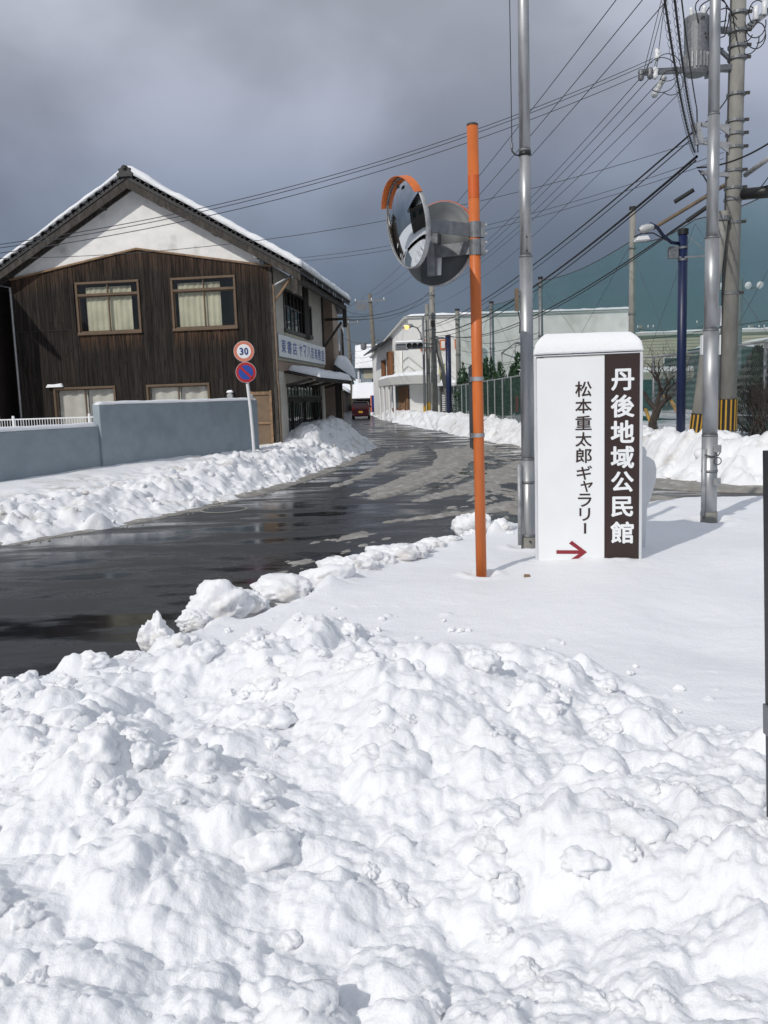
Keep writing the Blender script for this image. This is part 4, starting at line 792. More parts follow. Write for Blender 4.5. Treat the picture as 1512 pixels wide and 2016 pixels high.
# gable windows
def curtain(x0, x1, z0, z1, y, m, par, amp=.011, k=26, axis='x'):
    n_ = int((x1 - x0) * k * 2); vs = []; 
    for i_ in range(n_ + 1):
        u_ = x0 + (x1 - x0) * i_ / n_; d_ = y + amp * math.sin(i_ * .9 + 1.2 * math.sin(i_ * .17)) + .5 * amp * math.sin(i_ * .37)
        for zc in (z0, z1): vs.append((u_, d_, zc) if axis == 'x' else (d_, u_, zc))
    me_ = MB().add(vs, [(2 * i_, 2 * i_ + 2, 2 * i_ + 3, 2 * i_ + 1) for i_ in range(n_)])
    o = hb(me_, 'curtain', m, par, smooth=True); return o
for wi, (x0, x1, z0, z1) in enumerate(wins):
    up_ = wi < 2; fr = MB(); t_ = .034
    fr.box(x0 - .02, x0 + t_, -.055, .06, z0, z1); fr.box(x1 - t_, x1 + .02, -.055, .06, z0, z1); fr.box(x0 - .02, x1 + .02, -.06, .062, z1 - t_, z1 + .02); fr.box(x0 - .03, x1 + .03, -.075, .062, z0 - .035, z0 + t_)
    wo = hb(fr, 'window', 'bronze', bevel=.004); zt = z1 - t_
    if up_:
        hb(MB().box(x0 + t_, x1 - t_, -.045, .05, z0 + .94, z0 + 1.0), 'transom', 'bronze', wo); zt = z0 + .94
        xm = (x0 + x1) / 2
        for a, b, y in ((x0 + t_, xm - .012, -.004), (xm + .012, x1 - t_, .008)): hb(MB().box(a, b, y, y + .005, z0 + 1.0, z1 - t_), 'pane', 'glass', wo)
        hb(MB().box(xm - .012, xm + .012, -.03, .03, z0 + 1.0, z1 - t_), 'mullion', 'bronze', wo)
    xm = (x0 + x1) / 2
    for a, b, y in ((x0 + t_, xm + .015, .004), (xm - .015, x1 - t_, .026)):
        s_ = MB(); holed(s_, a, b, z0 + t_, zt, [(a + .03, b - .03, z0 + t_ + .035, zt - .03)], y - .012, y + .012); so_ = hb(s_, 'sash', 'bronze', wo)
        hb(MB().box(a + .03, b - .03, y - .002, y + .003, z0 + t_ + .035, zt - .03), 'pane', 'glass', wo)
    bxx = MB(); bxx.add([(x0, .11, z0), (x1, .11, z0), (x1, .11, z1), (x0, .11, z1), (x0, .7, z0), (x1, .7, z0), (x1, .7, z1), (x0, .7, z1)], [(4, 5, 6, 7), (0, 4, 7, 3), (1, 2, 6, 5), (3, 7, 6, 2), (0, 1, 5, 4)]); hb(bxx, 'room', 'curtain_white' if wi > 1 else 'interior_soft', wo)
    if wi == 0: curtain(x0 + .2, x1 - .24, z0 + .02, z1 - .1, .09, 'curtain', wo)
    elif wi == 1: curtain(x0 + .12, x1 - .42, z0 + .02, z1 - .1, .09, 'curtain', wo)
    else: curtain(x0 + .06, xm + .02, z0, z1 - .06, .11, 'curtain_white', wo, .02, 9); curtain(xm + .04, x1 - .05, z0, z1 - .06, .14, 'curtain_white', wo, .025, 9)
# little brown door at the corner
dr = hb(MB().box(door_h[0], door_h[1], -.01, .05, .0, 1.85), 'door', 'door_panel')
for bx4 in ((-.72, -.655, 0, 1.9), (-.20, -.14, 0, 1.9), (-.655, -.20, 1.80, 1.88), (-.655, -.20, 1.06, 1.12)): hb(MB().box(bx4[0], bx4[1], -.045, -.008, bx4[2], bx4[3]), 'door_frame', 'trim_wood', dr)
# roof: two slabs, verge boards, tiles along verge and eave, ridge ornament
YF, YB = -.40, D + .75; XE = .80
for s_ in (-1, 1):
    e_ = Vector((XM + s_ * (3.44 + XE), 0, roofz(XM + 3.44 + XE))); r_ = Vector((XM, 0, roofz(XM))); d_ = (e_ - r_).normalized(); nn = Vector((-d_.z * s_, 0, d_.x * s_))
    ro = MB(); ro.add([r_ + Vector((0, YF, 0)), e_ + Vector((0, YF, 0)), e_ + Vector((0, YB, 0)), r_ + Vector((0, YB, 0))] + [p - Vector((0, 0, .09)) for p in (r_ + Vector((0, YF, 0)), e_ + Vector((0, YF, 0)), e_ + Vector((0, YB, 0)), r_ + Vector((0, YB, 0)))], [(0, 1, 2, 3), (7, 6, 5, 4), (0, 4, 5, 1), (1, 5, 6, 2), (2, 6, 7, 3), (3, 7, 4, 0)])
    roof = hb(ro, 'roof', 'roof_tile')
    ln = (e_ - r_).length
    # weathered verge board and the board behind it
    hb(MB().add([(*(r_ + Vector((0, yy, zz_))),) for yy in (YF + .02, YF + .06) for zz_ in (-.10, -.31)] + [(*(e_ + Vector((0, yy, zz_))),) for yy in (YF + .02, YF + .06) for zz_ in (-.10, -.27)],
        [(0, 1, 5, 4), (2, 6, 7, 3), (0, 4, 6, 2), (1, 3, 7, 5), (4, 5, 7, 6), (0, 2, 3, 1)]), 'verge_board', 'old_wood')
    hb(MB().bar(r_ + Vector((0, -.03, -.20)), e_ + Vector((0, -.03, -.20)), .06, .12), 'wall_plate', 'old_wood')
    for q_ in (.18, .5, .8): p = r_ + (e_ - r_) * q_; hb(MB().bar(p + Vector((0, YF + .06, -.22)), p + Vector((0, .05, -.22)), .1, .12), 'purlin_end', 'old_wood')
    # tiles: half-round verge tiles and eave tiles
    tile = MB(); k_ = 8; tv = []
    for yy in (-.012, .27):
        for j in range(k_ + 1): a = math.pi * j / k_; tv.append((.075 * math.cos(a), yy, .06 * math.sin(a)))
        for j in range(k_ + 1): a = math.pi * (k_ - j) / k_; tv.append((.055 * math.cos(a), yy, .042 * math.sin(a)))
    n_ = 2 * (k_ + 1); tile.add(tv, [tuple(range(n_ - 1, -1, -1)), tuple(range(n_, 2 * n_))] + [(j, (j + 1) % n_, n_ + (j + 1) % n_, n_ + j) for j in range(n_)]); me = tile.mesh('roof_tile', 'roof_tile', False)
    nt_ = int(ln / .235)
    for j in range(nt_):
        p = r_ + d_ * ((j + .5) * ln / nt_); rot = Matrix.Rotation(-math.atan2(d_.z, d_.x), 4, 'Y') if s_ > 0 else Matrix.Rotation(-math.atan2(-d_.z, -d_.x), 4, 'Y')
        inst('roof_tile', me, H, Matrix.Translation(p + Vector((0, YF - .04, .005))) @ rot)
    if s_ > 0:
        for j in range(int((YB - YF) / .25)):
            rz_ = Matrix.Rotation(R(90), 4, 'Z'); inst('roof_tile', me, H, Matrix.Translation(e_ + Vector((.03, YF + .13 + j * .25, -.02))) @ Matrix.Rotation(math.atan2(-d_.z, d_.x), 4, 'Y') @ rz_)
        # rafters and eave beam on the street side
        for j in range(10): yy = .0 + j * .72; hb(MB().bar(Vector((-.1, yy, roofz(-.1) - .15)), Vector((XE - .06, yy, roofz(XE - .06) - .15)), .05, .09), 'rafter', 'old_wood')
        hb(MB().bar(Vector((.66, YF + .1, roofz(.66) - .26)), Vector((.66, YB - .05, roofz(.66) - .26)), .1, .14), 'eave_beam', 'old_wood')
        hb(MB().box(.60, .72, YB - .22, YB - .1, 3.98, roofz(.66) - .28), 'hanging_post', 'old_wood'); hb(MB().box(.60, .72, YF + .06, YF + .16, 4.22, roofz(.66) - .28), 'hanging_post', 'old_wood')
orn = MB(); orn.prism([(-.19, -.06), (.19, -.06), (.22, .02), (.15, .07), (.17, .14), (.10, .16), (.06, .21), (-.06, .21), (-.10, .16), (-.17, .14), (-.15, .07), (-.22, .02)], (XM, YF - .05, 7.24), (1, 0, 0), (0, 0, 1), (0, .13, 0))
orn.tube([(XM, YF - .1, 7.40), (XM, YF + .3, 7.42)], .055, 10); hb(orn, 'ridge_ornament', 'roof_tile', bevel=.015)
hb(MB().tube([(XM, YF + .08, 7.33), (XM, YB, 7.33)], .12, 10), 'ridge_cap', 'roof_tile')
def hw(p): return H.matrix_basis @ Vector(p)
bpy.context.view_layer.update()
HM = Matrix.Translation(HC) @ Matrix.Rotation(-PSI, 4, 'Z')
def hw(p): return HM @ Vector(p)
xe = XM + 3.44 + XE
snow_on('roof_snow', 'snow on the street-side slope of the gabled shop roof', [hw((XM + .05, YF - .03, roofz(XM) + .06)), hw((xe + .04, YF - .03, roofz(xe) + .05)), hw((xe + .04, YB, roofz(xe) + .05)), hw((XM + .05, YB, roofz(XM) + .06))], .16, 60, 60, 11, rnd=.05, amp=.4, edge=.7)
snow_on('roof_snow', 'thinner snow on the far-left slope of the gabled shop roof', [hw((XM - .05, YF - .03, roofz(XM) + .055)), hw((XM - 4.24, YF - .03, roofz(xe) + .045)), hw((XM - 4.24, YB, roofz(xe) + .045)), hw((XM - .05, YB, roofz(XM) + .055))], .10, 60, 40, 12, rnd=.04, amp=.4, edge=.75)
ic = MB()
for j in range(7):
    yy = 1.0 + j * .75 + random.uniform(-.3, .3); L_ = random.uniform(.08, .26); ic.tube([(XE + .03, yy, roofz(XE) + .02), (XE + .03, yy, roofz(XE) + .02 - L_)], [.014, .002], 6); 
    o = hb(ic, 'icicle', 'porcelain'); ic = MB()
# street side wall
sw = [(1.16, 4.0, 3.5, 4.52), (4.28, 4.7, 3.53, 4.37), (1.1, 6.1, 0.0, 2.1)]
mb = MB(); holed(mb, .07, D, 0, 4.98, sw, -.12, .0, 'y'); hb(mb, 'wall', 'plaster_side')
mb = MB(); mb.box(-W, -.13, D - .1, D, 0, 5.0); mb.box(-W, -W + .1, .11, D - .1, 0, 5.0); hb(mb, 'wall', 'plaster_side')
hb(MB().box(-W + .1, -.2, .75, D - .12, 4.6, 4.66), 'ceiling_panel', 'interior')
for (y0, y1, z0, z1), nb in ((sw[0], 6), (sw[1], 1)):
    fr = MB(); fr.box(-.1, .03, y0 - .05, y0 + .04, z0, z1); fr.box(-.1, .03, y1 - .04, y1 + .05, z0, z1); fr.box(-.1, .035, y0 - .05, y1 + .05, z1, z1 + .06); fr.box(-.1, .05, y0 - .08, y1 + .08, z0 - .07, z0 + .03)
    wo = hb(fr, 'window', 'dark_frame'); 
    for j in range(nb):
        a = y0 + .04 + (y1 - y0 - .08) * j / nb; b = y0 + .04 + (y1 - y0 - .08) * (j + 1) / nb; hb(MB().box(-.045, -.04, a, b, z0 + .03, z1), 'pane', 'glass_dark', wo); hb(MB().box(-.06, -.02, b - .02, b + .02, z0 + .03, z1), 'mullion', 'dark_frame', wo)
    if nb > 1: hb(MB().box(-.055, -.025, y0 + .04, y1 - .04, z0 + .62, z0 + .65), 'glazing_bar', 'dark_frame', wo)
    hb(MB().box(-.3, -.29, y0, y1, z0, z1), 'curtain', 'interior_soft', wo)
hb(MB().box(.0, .05, 3.6, 4.25, 3.4, 4.9), 'shutter_case', 'dark_wood')
hb(MB().box(.0, .03, 1.1, 4.1, 3.3, 3.41), 'sill_band', 'beige_wall')
# name board in enamelled panels
T2 = hb(MB().box(.03, .07, .1, 6.45, 2.74, 3.32), 'name_board', 'galv_light')
for j in range(5): hb(MB().box(.07, .078, .115 + j * 1.266, .115 + (j + 1) * 1.266 - .012, 2.755, 3.305), 'panel', 'sign_white', T2)
txt = '東書店ヤマハ音楽教室'; pos = [.62, 1.28, 1.93, 2.68, 3.24, 3.78, 4.32, 4.87, 5.42, 5.97]
for ch, yc in zip(txt, pos):
    w_ = .25 if ch in '東書店' else .21; o = char(ch, None, 'sig_blue', Vector((.079, yc, 3.03)), (0, 1, 0), (0, 0, 1), -w_, w_, -.17, .17, .012, off=.003); o.parent = T2
hb(MB().box(.0, .045, .1, 6.4, 2.66, 2.735), 'ledge', 'beige_line'); hb(MB().box(.0, .02, .1, 6.4, 2.40, 2.655), 'fascia_band', 'plaster_pink')
# awning over the shop front
aw = MB(); aw.prism([(0, 2.42), (.86, 2.20), (.86, 2.155), (0, 2.36)], (.0, .85, 0), (1, 0, 0), (0, 0, 1), (0, 5.75, 0)); awn = hb(aw, 'awning', 'dark_wood')
hb(MB().bar((.8, .85, 2.16), (.8, 6.6, 2.16), .07, .09), 'awning_beam', 'old_wood', awn)
for yy in (.95, 2.6, 4.4, 6.4): hb(MB().bar((.02, yy, 2.02), (.72, yy, 2.18), .05, .07), 'awning_bracket', 'old_wood', awn)
snow_on('awning_snow', 'snow lying on the wooden awning over the shop door', [hw((.02, 1.2, 2.43)), hw((.9, 1.2, 2.21)), hw((.9, 6.6, 2.21)), hw((.02, 6.6, 2.43))], .17, 14, 50, 14, rnd=.12, amp=.3)
# sliding glass doors with transom
hb(MB().box(-.16, -.02, 1.1, 6.1, 1.62, 1.72), 'lintel', 'dark_wood')
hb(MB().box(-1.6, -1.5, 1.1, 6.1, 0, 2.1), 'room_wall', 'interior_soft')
for j in range(6):
    a = 1.12 + j * .83; b = a + .80; dd = MB(); 
    holed(dd, a, b, .02, 1.62, [(a + .06, a + .27, .62, 1.56), (a + .29, a + .51, .62, 1.56), (a + .53, b - .06, .62, 1.56)], -.10 + .03 * (j % 2), -.07 + .03 * (j % 2), 'y'); do = hb(dd, 'sliding_door', 'dark_wood')
    hb(MB().box(-.088 + .03 * (j % 2), -.083 + .03 * (j % 2), a + .06, b - .06, .62, 1.56), 'pane', 'glass_dark', do)
    tt = MB(); holed(tt, a, b, 1.72, 2.1, [(a + .04, a + .38, 1.76, 2.06), (a + .42, b - .04, 1.76, 2.06)], -.09, -.06, 'y'); to = hb(tt, 'transom_window', 'dark_frame'); hb(MB().box(-.078, -.073, a + .04, b - .04, 1.76, 2.06), 'pane', 'glass_dark', to)
    hb(MB().box(-.5, -.49, a + .05, b - .02, .3, 1.6), 'blind', 'curtain_white' if j in (0, 1) else 'interior_soft', do)
hb(MB().box(-.03, .03, 4.8, 5.6, .05, .62), 'notice_panel', 'rust')
# gutters, downpipe, brackets, lamp, meter
hb(MB().tube([(.06, -.03, .45), (.06, -.03, 2.0), (.045, -.03, 2.1), (.045, -.03, 4.5)], .03, 10), 'downpipe', 'brown_sheet', smooth=True)
hb(MB().tube([(.05, -.02, 4.46), (.10, -.02, 4.50), (.62, -.10, 4.72)], .028, 10), 'gutter_pipe', 'galv_light', smooth=True)
hb(MB().bar((.03, .02, 4.08), (.50, -.06, 4.64), .04, .05), 'eave_bracket', 'trim_wood'); hb(MB().bar((.03, D - .02, 3.3), (.62, D + .1, 4.1), .06, .08), 'eave_bracket', 'old_wood'); hb(MB().bar((.0, D + .55, 4.25), (.66, D + .55, 4.25), .06, .08), 'eave_bracket', 'old_wood'); hb(MB().box(.0, .06, D - .06, D + .02, 2.8, 4.9), 'corner_post', 'old_wood')
hb(MB().tube([(-W - .03, -.02, .3), (-W - .03, -.02, 4.75), (-W - .3, -.1, 4.82)], .03, 10), 'downpipe', 'galv_light', smooth=True)
lm_ = hb(MB().lathe([(-.07, .02), (-.06, .06), (0, .075), (.05, .055), (.075, 0)], (-.34, -.16, 5.20), (0, 0, 1), 16), 'porch_lamp', 'porcelain', smooth=True); hb(MB().bar((-.34, -.16, 5.15), (-.22, .0, 5.10), .03, .03), 'lamp_arm', 'galv', lm_); hb(MB().box(-.27, -.16, -.08, -.0, 4.98, 5.2), 'lamp_box', 'galv', lm_)
mt = hb(MB().tube([(-1.2, -.02, 1.80), (-1.2, -.13, 1.80)], .075, 16), 'meter', 'galv_light'); hb(MB().box(-1.29, -1.11, -.04, -.02, 1.66, 1.9), 'meter_board', 'dark_frame', mt)
hb(MB().box(-W - .0, -W + 1.55, -.032, -.028, 3.618, 3.636), 'joint_flashing', 'black')
snow_on('window_snow', 'small lump of snow on the lower left window frame of the shop', [hw((-6.1, -.12, 2.17)), hw((-5.65, -.12, 2.17)), hw((-5.65, .0, 2.17)), hw((-6.1, .0, 2.17))], .09, 12, 6, 17, rnd=.05)
snow_on('meter_snow', 'tiny cap of snow on the electric meter of the shop wall', [hw((-1.28, -.14, 1.88)), hw((-1.12, -.14, 1.88)), hw((-1.12, -.02, 1.88)), hw((-1.28, -.02, 1.88))], .07, 8, 6, 18, rnd=.05)

# ================================================================== dark sheds left of the shop
T = thing('dark_shed', 'dark wooden neighbour house with snowy ledges at the left edge', 'house', (-11.15, 20.9, 0), R(-4))
def tb(mb, name, m, par=None, **k): return mb.build(name, m, par or T, world=False, **k)
tb(MB().box(-3, 1.02, .0, 5, 0, 4.9), 'wall', 'dark_wood')
for j in range(9): tb(MB().box(-.9 + j * .21, -.9 + j * .21 + .19, -.03, -.003, 0, 4.85), 'board', 'siding')
tb(MB().prism([(-3.4, 5.3), (.3, 5.9), (1.3, 5.0), (1.3, 4.88), (.3, 5.75), (-3.4, 5.15)], (0, -.5, 0), (1, 0, 0), (0, 0, 1), (0, 6, 0)), 'roof', 'roof_tile')
tb(MB().box(-.3, 1.5, -.45, -.03, 2.30, 2.36), 'ledge', 'dark_wood'); tb(MB().box(.5, 1.6, -.3, .0, 1.35, 1.4), 'ledge', 'dark_wood')
sm = Matrix.Translation((-11.15, 20.9, 0)) @ Matrix.Rotation(R(-4), 4, 'Z')
snow_on('ledge_snow', 'snow on the upper ledge of the dark neighbour house at left', [sm @ Vector(p) for p in ((-.3, -.45, 2.365), (1.5, -.45, 2.365), (1.5, -.03, 2.365), (-.3, -.03, 2.365))], .16, 20, 8, 21, rnd=.12)
snow_on('ledge_snow', 'snow on the lower ledge of the dark neighbour house at left', [sm @ Vector(p) for p in ((.5, -.3, 1.405), (1.6, -.3, 1.405), (1.6, -.0, 1.405), (.5, -.0, 1.405))], .14, 20, 8, 22, rnd=.1)
T = thing('low_shed', 'low dark shed with red-brown eaves behind the shop gable at far left', 'shed', (-10.9, 28, 0), 0)
tb(MB().box(-1.5, 2.2, 0, 3, 0, 4.1), 'wall', 'rust'); tb(MB().prism([(-1.8, 4.5), (2.4, 4.2), (2.4, 4.1), (-1.8, 4.4)], (0, -.4, 0), (1, 0, 0), (0, 0, 1), (0, 3.8, 0)), 'roof', 'roof_tile')
tb(MB().box(.4, 1.6, -.03, -.004, 2.9, 3.6), 'window', 'glass_dark')

# ================================================================== second house, beyond the shop
T = thing('pink_house', 'pinkish plaster house with balcony railing just beyond the shop', 'house', (-1.36, 29.2, 0), R(1))
PM = Matrix.Translation((-1.36, 29.2, 0)) @ Matrix.Rotation(R(1), 4, 'Z')
tb(MB().box(-6, -.15, .0, 6, 0, 5.05), 'wall', 'plaster_pink')
tb(MB().box(-.15, .15, .35, 2.6, 2.9, 3.0), 'balcony', 'dark_frame'); bal = T.children[-1]
for j in range(6): tb(MB().box(.11, .14, .38 + j * .43, .41 + j * .43, 3.0, 3.95), 'railing_post', 'dark_frame', bal)
tb(MB().box(.105, .145, .36, 2.58, 3.95, 4.0), 'railing', 'dark_frame', bal)
tb(MB().prism([(-6.2, 5.3), (-3, 5.4), (.1, 5.15), (.1, 5.05), (-3, 5.3), (-6.2, 5.2)], (0, -.2, 0), (1, 0, 0), (0, 0, 1), (0, 6.5, 0)), 'roof', 'roof_tile')
lr = tb(MB().prism([(-.15, 2.75), (.36, 2.36), (.36, 2.26), (-.15, 2.62)], (0, -.7, 0), (1, 0, 0), (0, 0, 1), (0, 5.2, 0)), 'lower_roof', 'roof_tile')
tb(MB().bar((.28, -.7, 2.24), (.28, 4.5, 2.24), .08, .1), 'eave_beam', 'dark_wood', lr)
for yy in (-.5, 1.2, 3, 4.8): tb(MB().box(-.146, -.03, yy, yy + .12, 0, 2.55), 'post', 'dark_wood')
tb(MB().box(-.14, -.10, .5, 4.8, .2, 2.1), 'shop_front', 'dark_frame')
for j in range(4): tb(MB().box(-.10, -.092, .6 + j * 1.05, 1.5 + j * 1.05, .5, 2.0), 'pane', 'glass_dark')
tb(MB().box(-.146, -.04, 3.5, 4.4, 0, 1.95), 'side_panel', 'trim_wood')
tb(MB().tube([(.0, 5.6, 3.0), (.0, 5.6, 4.5)], .08, 12), 'vent_pipe', 'white_paint', smooth=True)
snow_on('roof_snow', 'deep rounded drift of snow bulging over the lower roof beyond the shop', [PM @ Vector(p) for p in ((-.14, -.75, 2.77), (.50, -.75, 2.30), (.50, 4.5, 2.30), (-.14, 4.5, 2.77))], .55, 26, 50, 31, rnd=.5, amp=.25)
snow_on('roof_snow', 'snow on the upper roof of the pinkish house beyond the shop', [PM @ Vector(p) for p in ((-2.9, -.2, 5.41), (.12, -.2, 5.16), (.12, 6.3, 5.16), (-2.9, 6.3, 5.41))], .12, 20, 30, 32, rnd=.1)
T = thing('narrow_roof', 'snow-laden small upper roof projecting past the pinkish house', 'roof', (-2.62, 35.6, 0), R(2))
tb(MB().box(-4, .0, 0, 5, 0, 3.5), 'wall', 'dark_wood'); tb(MB().prism([(-4, 5.2), (1.0, 3.55), (1.0, 3.43), (-4, 5.05)], (0, -.1, 0), (1, 0, 0), (0, 0, 1), (0, 5.4, 0)), 'roof', 'roof_tile')
NM = Matrix.Translation((-2.62, 35.6, 0)) @ Matrix.Rotation(R(2), 4, 'Z')
snow_on('roof_snow', 'snow curling over the edge of the small upper roof past the pinkish house', [NM @ Vector(p) for p in ((-3.5, -.1, 5.05), (1.15, -.1, 3.53), (1.15, 5.3, 3.53), (-3.5, 5.3, 5.05))], .36, 24, 24, 33, rnd=.3)

# ================================================================== white hall with its corner entrance
HO = Vector((2.02, 57.5, 0))
T = thing('white_hall', 'large white hall with chevron reliefs, orange louvres and a canopied corner entrance', 'hall', HO)
def wbld(mb, name, m, par=None, **k): return mb.build(name, m, par or T, **k)
rd = Vector((-2.62, 22.5, 0)).normalized(); rn = Vector((-rd.y, rd.x, 0))                 # along the street, and facing the street
if rn.x > 0: rn = -rn
LR = 22.6
wbld(MB().box(2.02, 16.9, 57.5, 75, 0, 6.86), 'wall', 'hall_white')
wbld(MB().add([HO, HO + rd * LR, HO + rd * LR + uz * 5.4, HO + uz * 6.86, HO + Vector((.5, 0, 0)), HO + rd * LR + Vector((8, 0, 0)), HO + rd * LR + Vector((8, 0, 5.4)), HO + Vector((.5, 0, 6.86))], [(0, 1, 2, 3), (1, 5, 6, 2), (3, 2, 6, 7)]), 'street_wall', 'hall_white')
wbld(MB().box(1.95, 16.95, 57.38, 57.498, 6.80, 6.92), 'parapet', 'hall_trim')
snow_on('roof_snow', 'thin line of snow along the parapet of the white hall', [(1.9, 57.3, 6.925), (17, 57.3, 6.925), (17, 60, 6.925), (1.9, 60, 6.925)], .16, 50, 6, 41, rnd=.15)
wbld(MB().bar(HO + rn * .12 + uz * 6.86, HO + rd * LR + rn * .12 + uz * 5.42, .3, .16), 'eave', 'hall_trim')
def onw(px, py):      # point on the street wall seen at a survey pixel
    d_ = _fw + _rt * ((px - 756) / FPX) - _up * ((py - 1008) / FPX); t_ = HO.dot(rn) / d_.dot(rn); return Vector((d_.x * t_, d_.y * t_, EYE + d_.z * t_))
def onf(px, py, Y=57.45): return at(px, py, Y)
def strip(pts, w_, off): return [p + off for p in pts]
# orange louvres
for (xa, xb, ya, yb, nsl) in ((746, 754, 704, 761, 5), (734, 737, 719, 755, 3)):
    a = onw(xa, 0); s0 = (a - HO).dot(rd); b = onw(xb, 0); s1 = (b - HO).dot(rd); zt = onw(xa, ya).z; zb = onw(xa, yb).z
    lo = wbld(MB().bar(HO + rd * s0 + rn * .1 + uz * ((zt + zb) / 2), HO + rd * s1 + rn * .1 + uz * ((zt + zb) / 2), .04, zt - zb), 'louvre', 'door_wood')
    for j in range(nsl): s_ = s0 + (s1 - s0) * (j + .5) / nsl; wbld(MB().bar(HO + rd * s_ + rn * .2 + uz * zb, HO + rd * s_ + rn * .2 + uz * zt, .22, .1), 'slat', 'trim_orange' if 'trim_orange' in M else 'door_wood', lo)
# ribbed white shaft and chevron relief bars
for j in range(5):
    p = onw(783 + j * 2.3, 690); q = onw(783.5 + j * 2.3, 736); wbld(MB().bar(Vector((p.x, p.y, q.z)) + rn * .12, p + rn * .12, .16, .3), 'rib', 'hall_white')
for dy in (0, 18):
    wbld(MB().bar(onw(804, 703 + dy) + rn * .03, onw(793, 712 + dy) + rn * .03, .05, .07), 'chevron_bar', 'hall_trim'); wbld(MB().bar(onw(780, 735 - 14 + dy * .6) + rn * .03, onw(756, 706 + dy * .6) + rn * .03, .05, .07), 'chevron_bar', 'hall_trim')
    wbld(MB().bar(onf(804, 703 + dy), onf(834, 727 + dy * .8), .05, .07), 'chevron_bar', 'hall_trim')
# dark dormer roof on the street side
p0, p1 = onw(773, 665), onw(742, 687); wbld(MB().add([p0 + rn * .1, p1 + rn * .1, p1 + rn * 1.2 - uz * .5, p0 + rn * 1.2 - uz * .45, p0 + rn * .1 - uz * .12, p1 + rn * .1 - uz * .12, p1 + rn * 1.2 - uz * .6, p0 + rn * 1.2 - uz * .57], [(0, 1, 2, 3), (7, 6, 5, 4), (3, 2, 6, 7), (0, 3, 7, 4), (1, 5, 6, 2), (0, 4, 5, 1)]), 'porch_roof', 'roof_tile')
# canopy round the corner, posts and doors under it
cz0, cz1 = 2.5, 3.02
cp = [HO + rd * 9 + rn * .0, HO + rd * 9 + rn * 1.1, HO + rd * 1.4 + rn * 1.3, HO + Vector((-.7, -1.3, 0)), HO + Vector((1.0, -1.55, 0)), Vector((3.9, 56.0, 0)), Vector((3.9, 57.4, 0)), HO + Vector((.1, -.1, 0))]
wbld(MB().prism([(p.x, p.y) for p in cp], (0, 0, cz0), (1, 0, 0), (0, 1, 0), (0, 0, cz1 - cz0)), 'canopy', 'hall_trim')
snow_on('canopy_snow', 'snow on the corner canopy of the white hall', [cp[3] + uz * (cz1 + .003), cp[5] + uz * (cz1 + .003), cp[6] + uz * (cz1 + .003), cp[7] + uz * (cz1 + .003)], .26, 24, 10, 42, rnd=.3)
snow_on('canopy_snow', 'snow on the street-side canopy of the white hall', [cp[1] + uz * (cz1 + .003), cp[3] + uz * (cz1 + .003), cp[7] + uz * (cz1 + .003), cp[0] + uz * (cz1 + .003)], .22, 24, 8, 43, rnd=.3)
for s_ in (.5, 3.2, 6.2, 8.8): wbld(MB().tube([HO + rd * s_ + rn * 1.0, HO + rd * s_ + rn * 1.0 + uz * cz0], .08, 10), 'canopy_post', 'white_paint')
wbld(MB().bar(HO + rd * .4 + rn * .03 + uz * 1.25, HO + rd * 8.6 + rn * .03 + uz * 1.25, .05, 2.4), 'shop_front', 'interior_soft')
for j in range(5): wbld(MB().bar(HO + rd * (3.6 + j * 1.1) + rn * .08 + uz * .45, HO + rd * (4.5 + j * 1.1) + rn * .08 + uz * .45, .05, .8), 'base_panel', 'rust')
for j in range(5):
    a = HO + rd * (.4 + j * .85) + rn * .1; dd = wbld(MB().bar(a + uz * 1.2, a + rd * .8 + uz * 1.2, .05, 2.3), 'door', 'door_wood')
    for q in (.2, .45, .7): wbld(MB().bar(a + rd * q + rn * .04 + uz * .1, a + rd * q + rn * .04 + uz * 2.2, .04, .05), 'door_stile', 'trim_wood', dd)
# orange framed windows on the front
for (xa, xb, ya, yb) in ((827, 864, 669, 689), (866, 878, 669, 688), (895, 905, 668, 686)):
    p, q = onf(xa, ya), onf(xb, yb); wf = wbld(MB().box(p.x, q.x, 57.40, 57.47, q.z, p.z), 'window', 'orange'); 
    nb = max(1, int((q.x - p.x) / .75)); 
    for j in range(nb): a = p.x + (q.x - p.x) * j / nb + .07; b = p.x + (q.x - p.x) * (j + 1) / nb - .07; wbld(MB().box(a, b, 57.36, 57.395, q.z + .09, p.z - .09), 'pane', 'hall_white', wf)
# lean-to on the front right
p, q = onf(836, 758, 56.4), onf(880, 765, 56.4)
ls = wbld(MB().box(3.95, 5.0, 56.4, 57.49, 0, 2.3), 'lean_to', 'interior_soft'); wbld(MB().prism([(3.6, 2.45), (5.2, 2.45), (5.2, 2.3), (3.6, 2.3)], (0, 56.0, 0), (1, 0, 0), (0, 0, 1), (0, 1.48, 0)), 'lean_to_roof', 'white_paint', ls)
for j in range(9): wbld(MB().box(4.05, 4.9, 56.36, 56.395, .7 + j * .12, .76 + j * .12), 'slat', 'white_paint', ls)
snow_on('roof_snow', 'snow on the little lean-to roof in front of the white hall', [(3.6, 56.0, 2.453), (5.2, 56.0, 2.453), (5.2, 57.4, 2.453), (3.6, 57.4, 2.453)], .22, 12, 8, 44, rnd=.2)
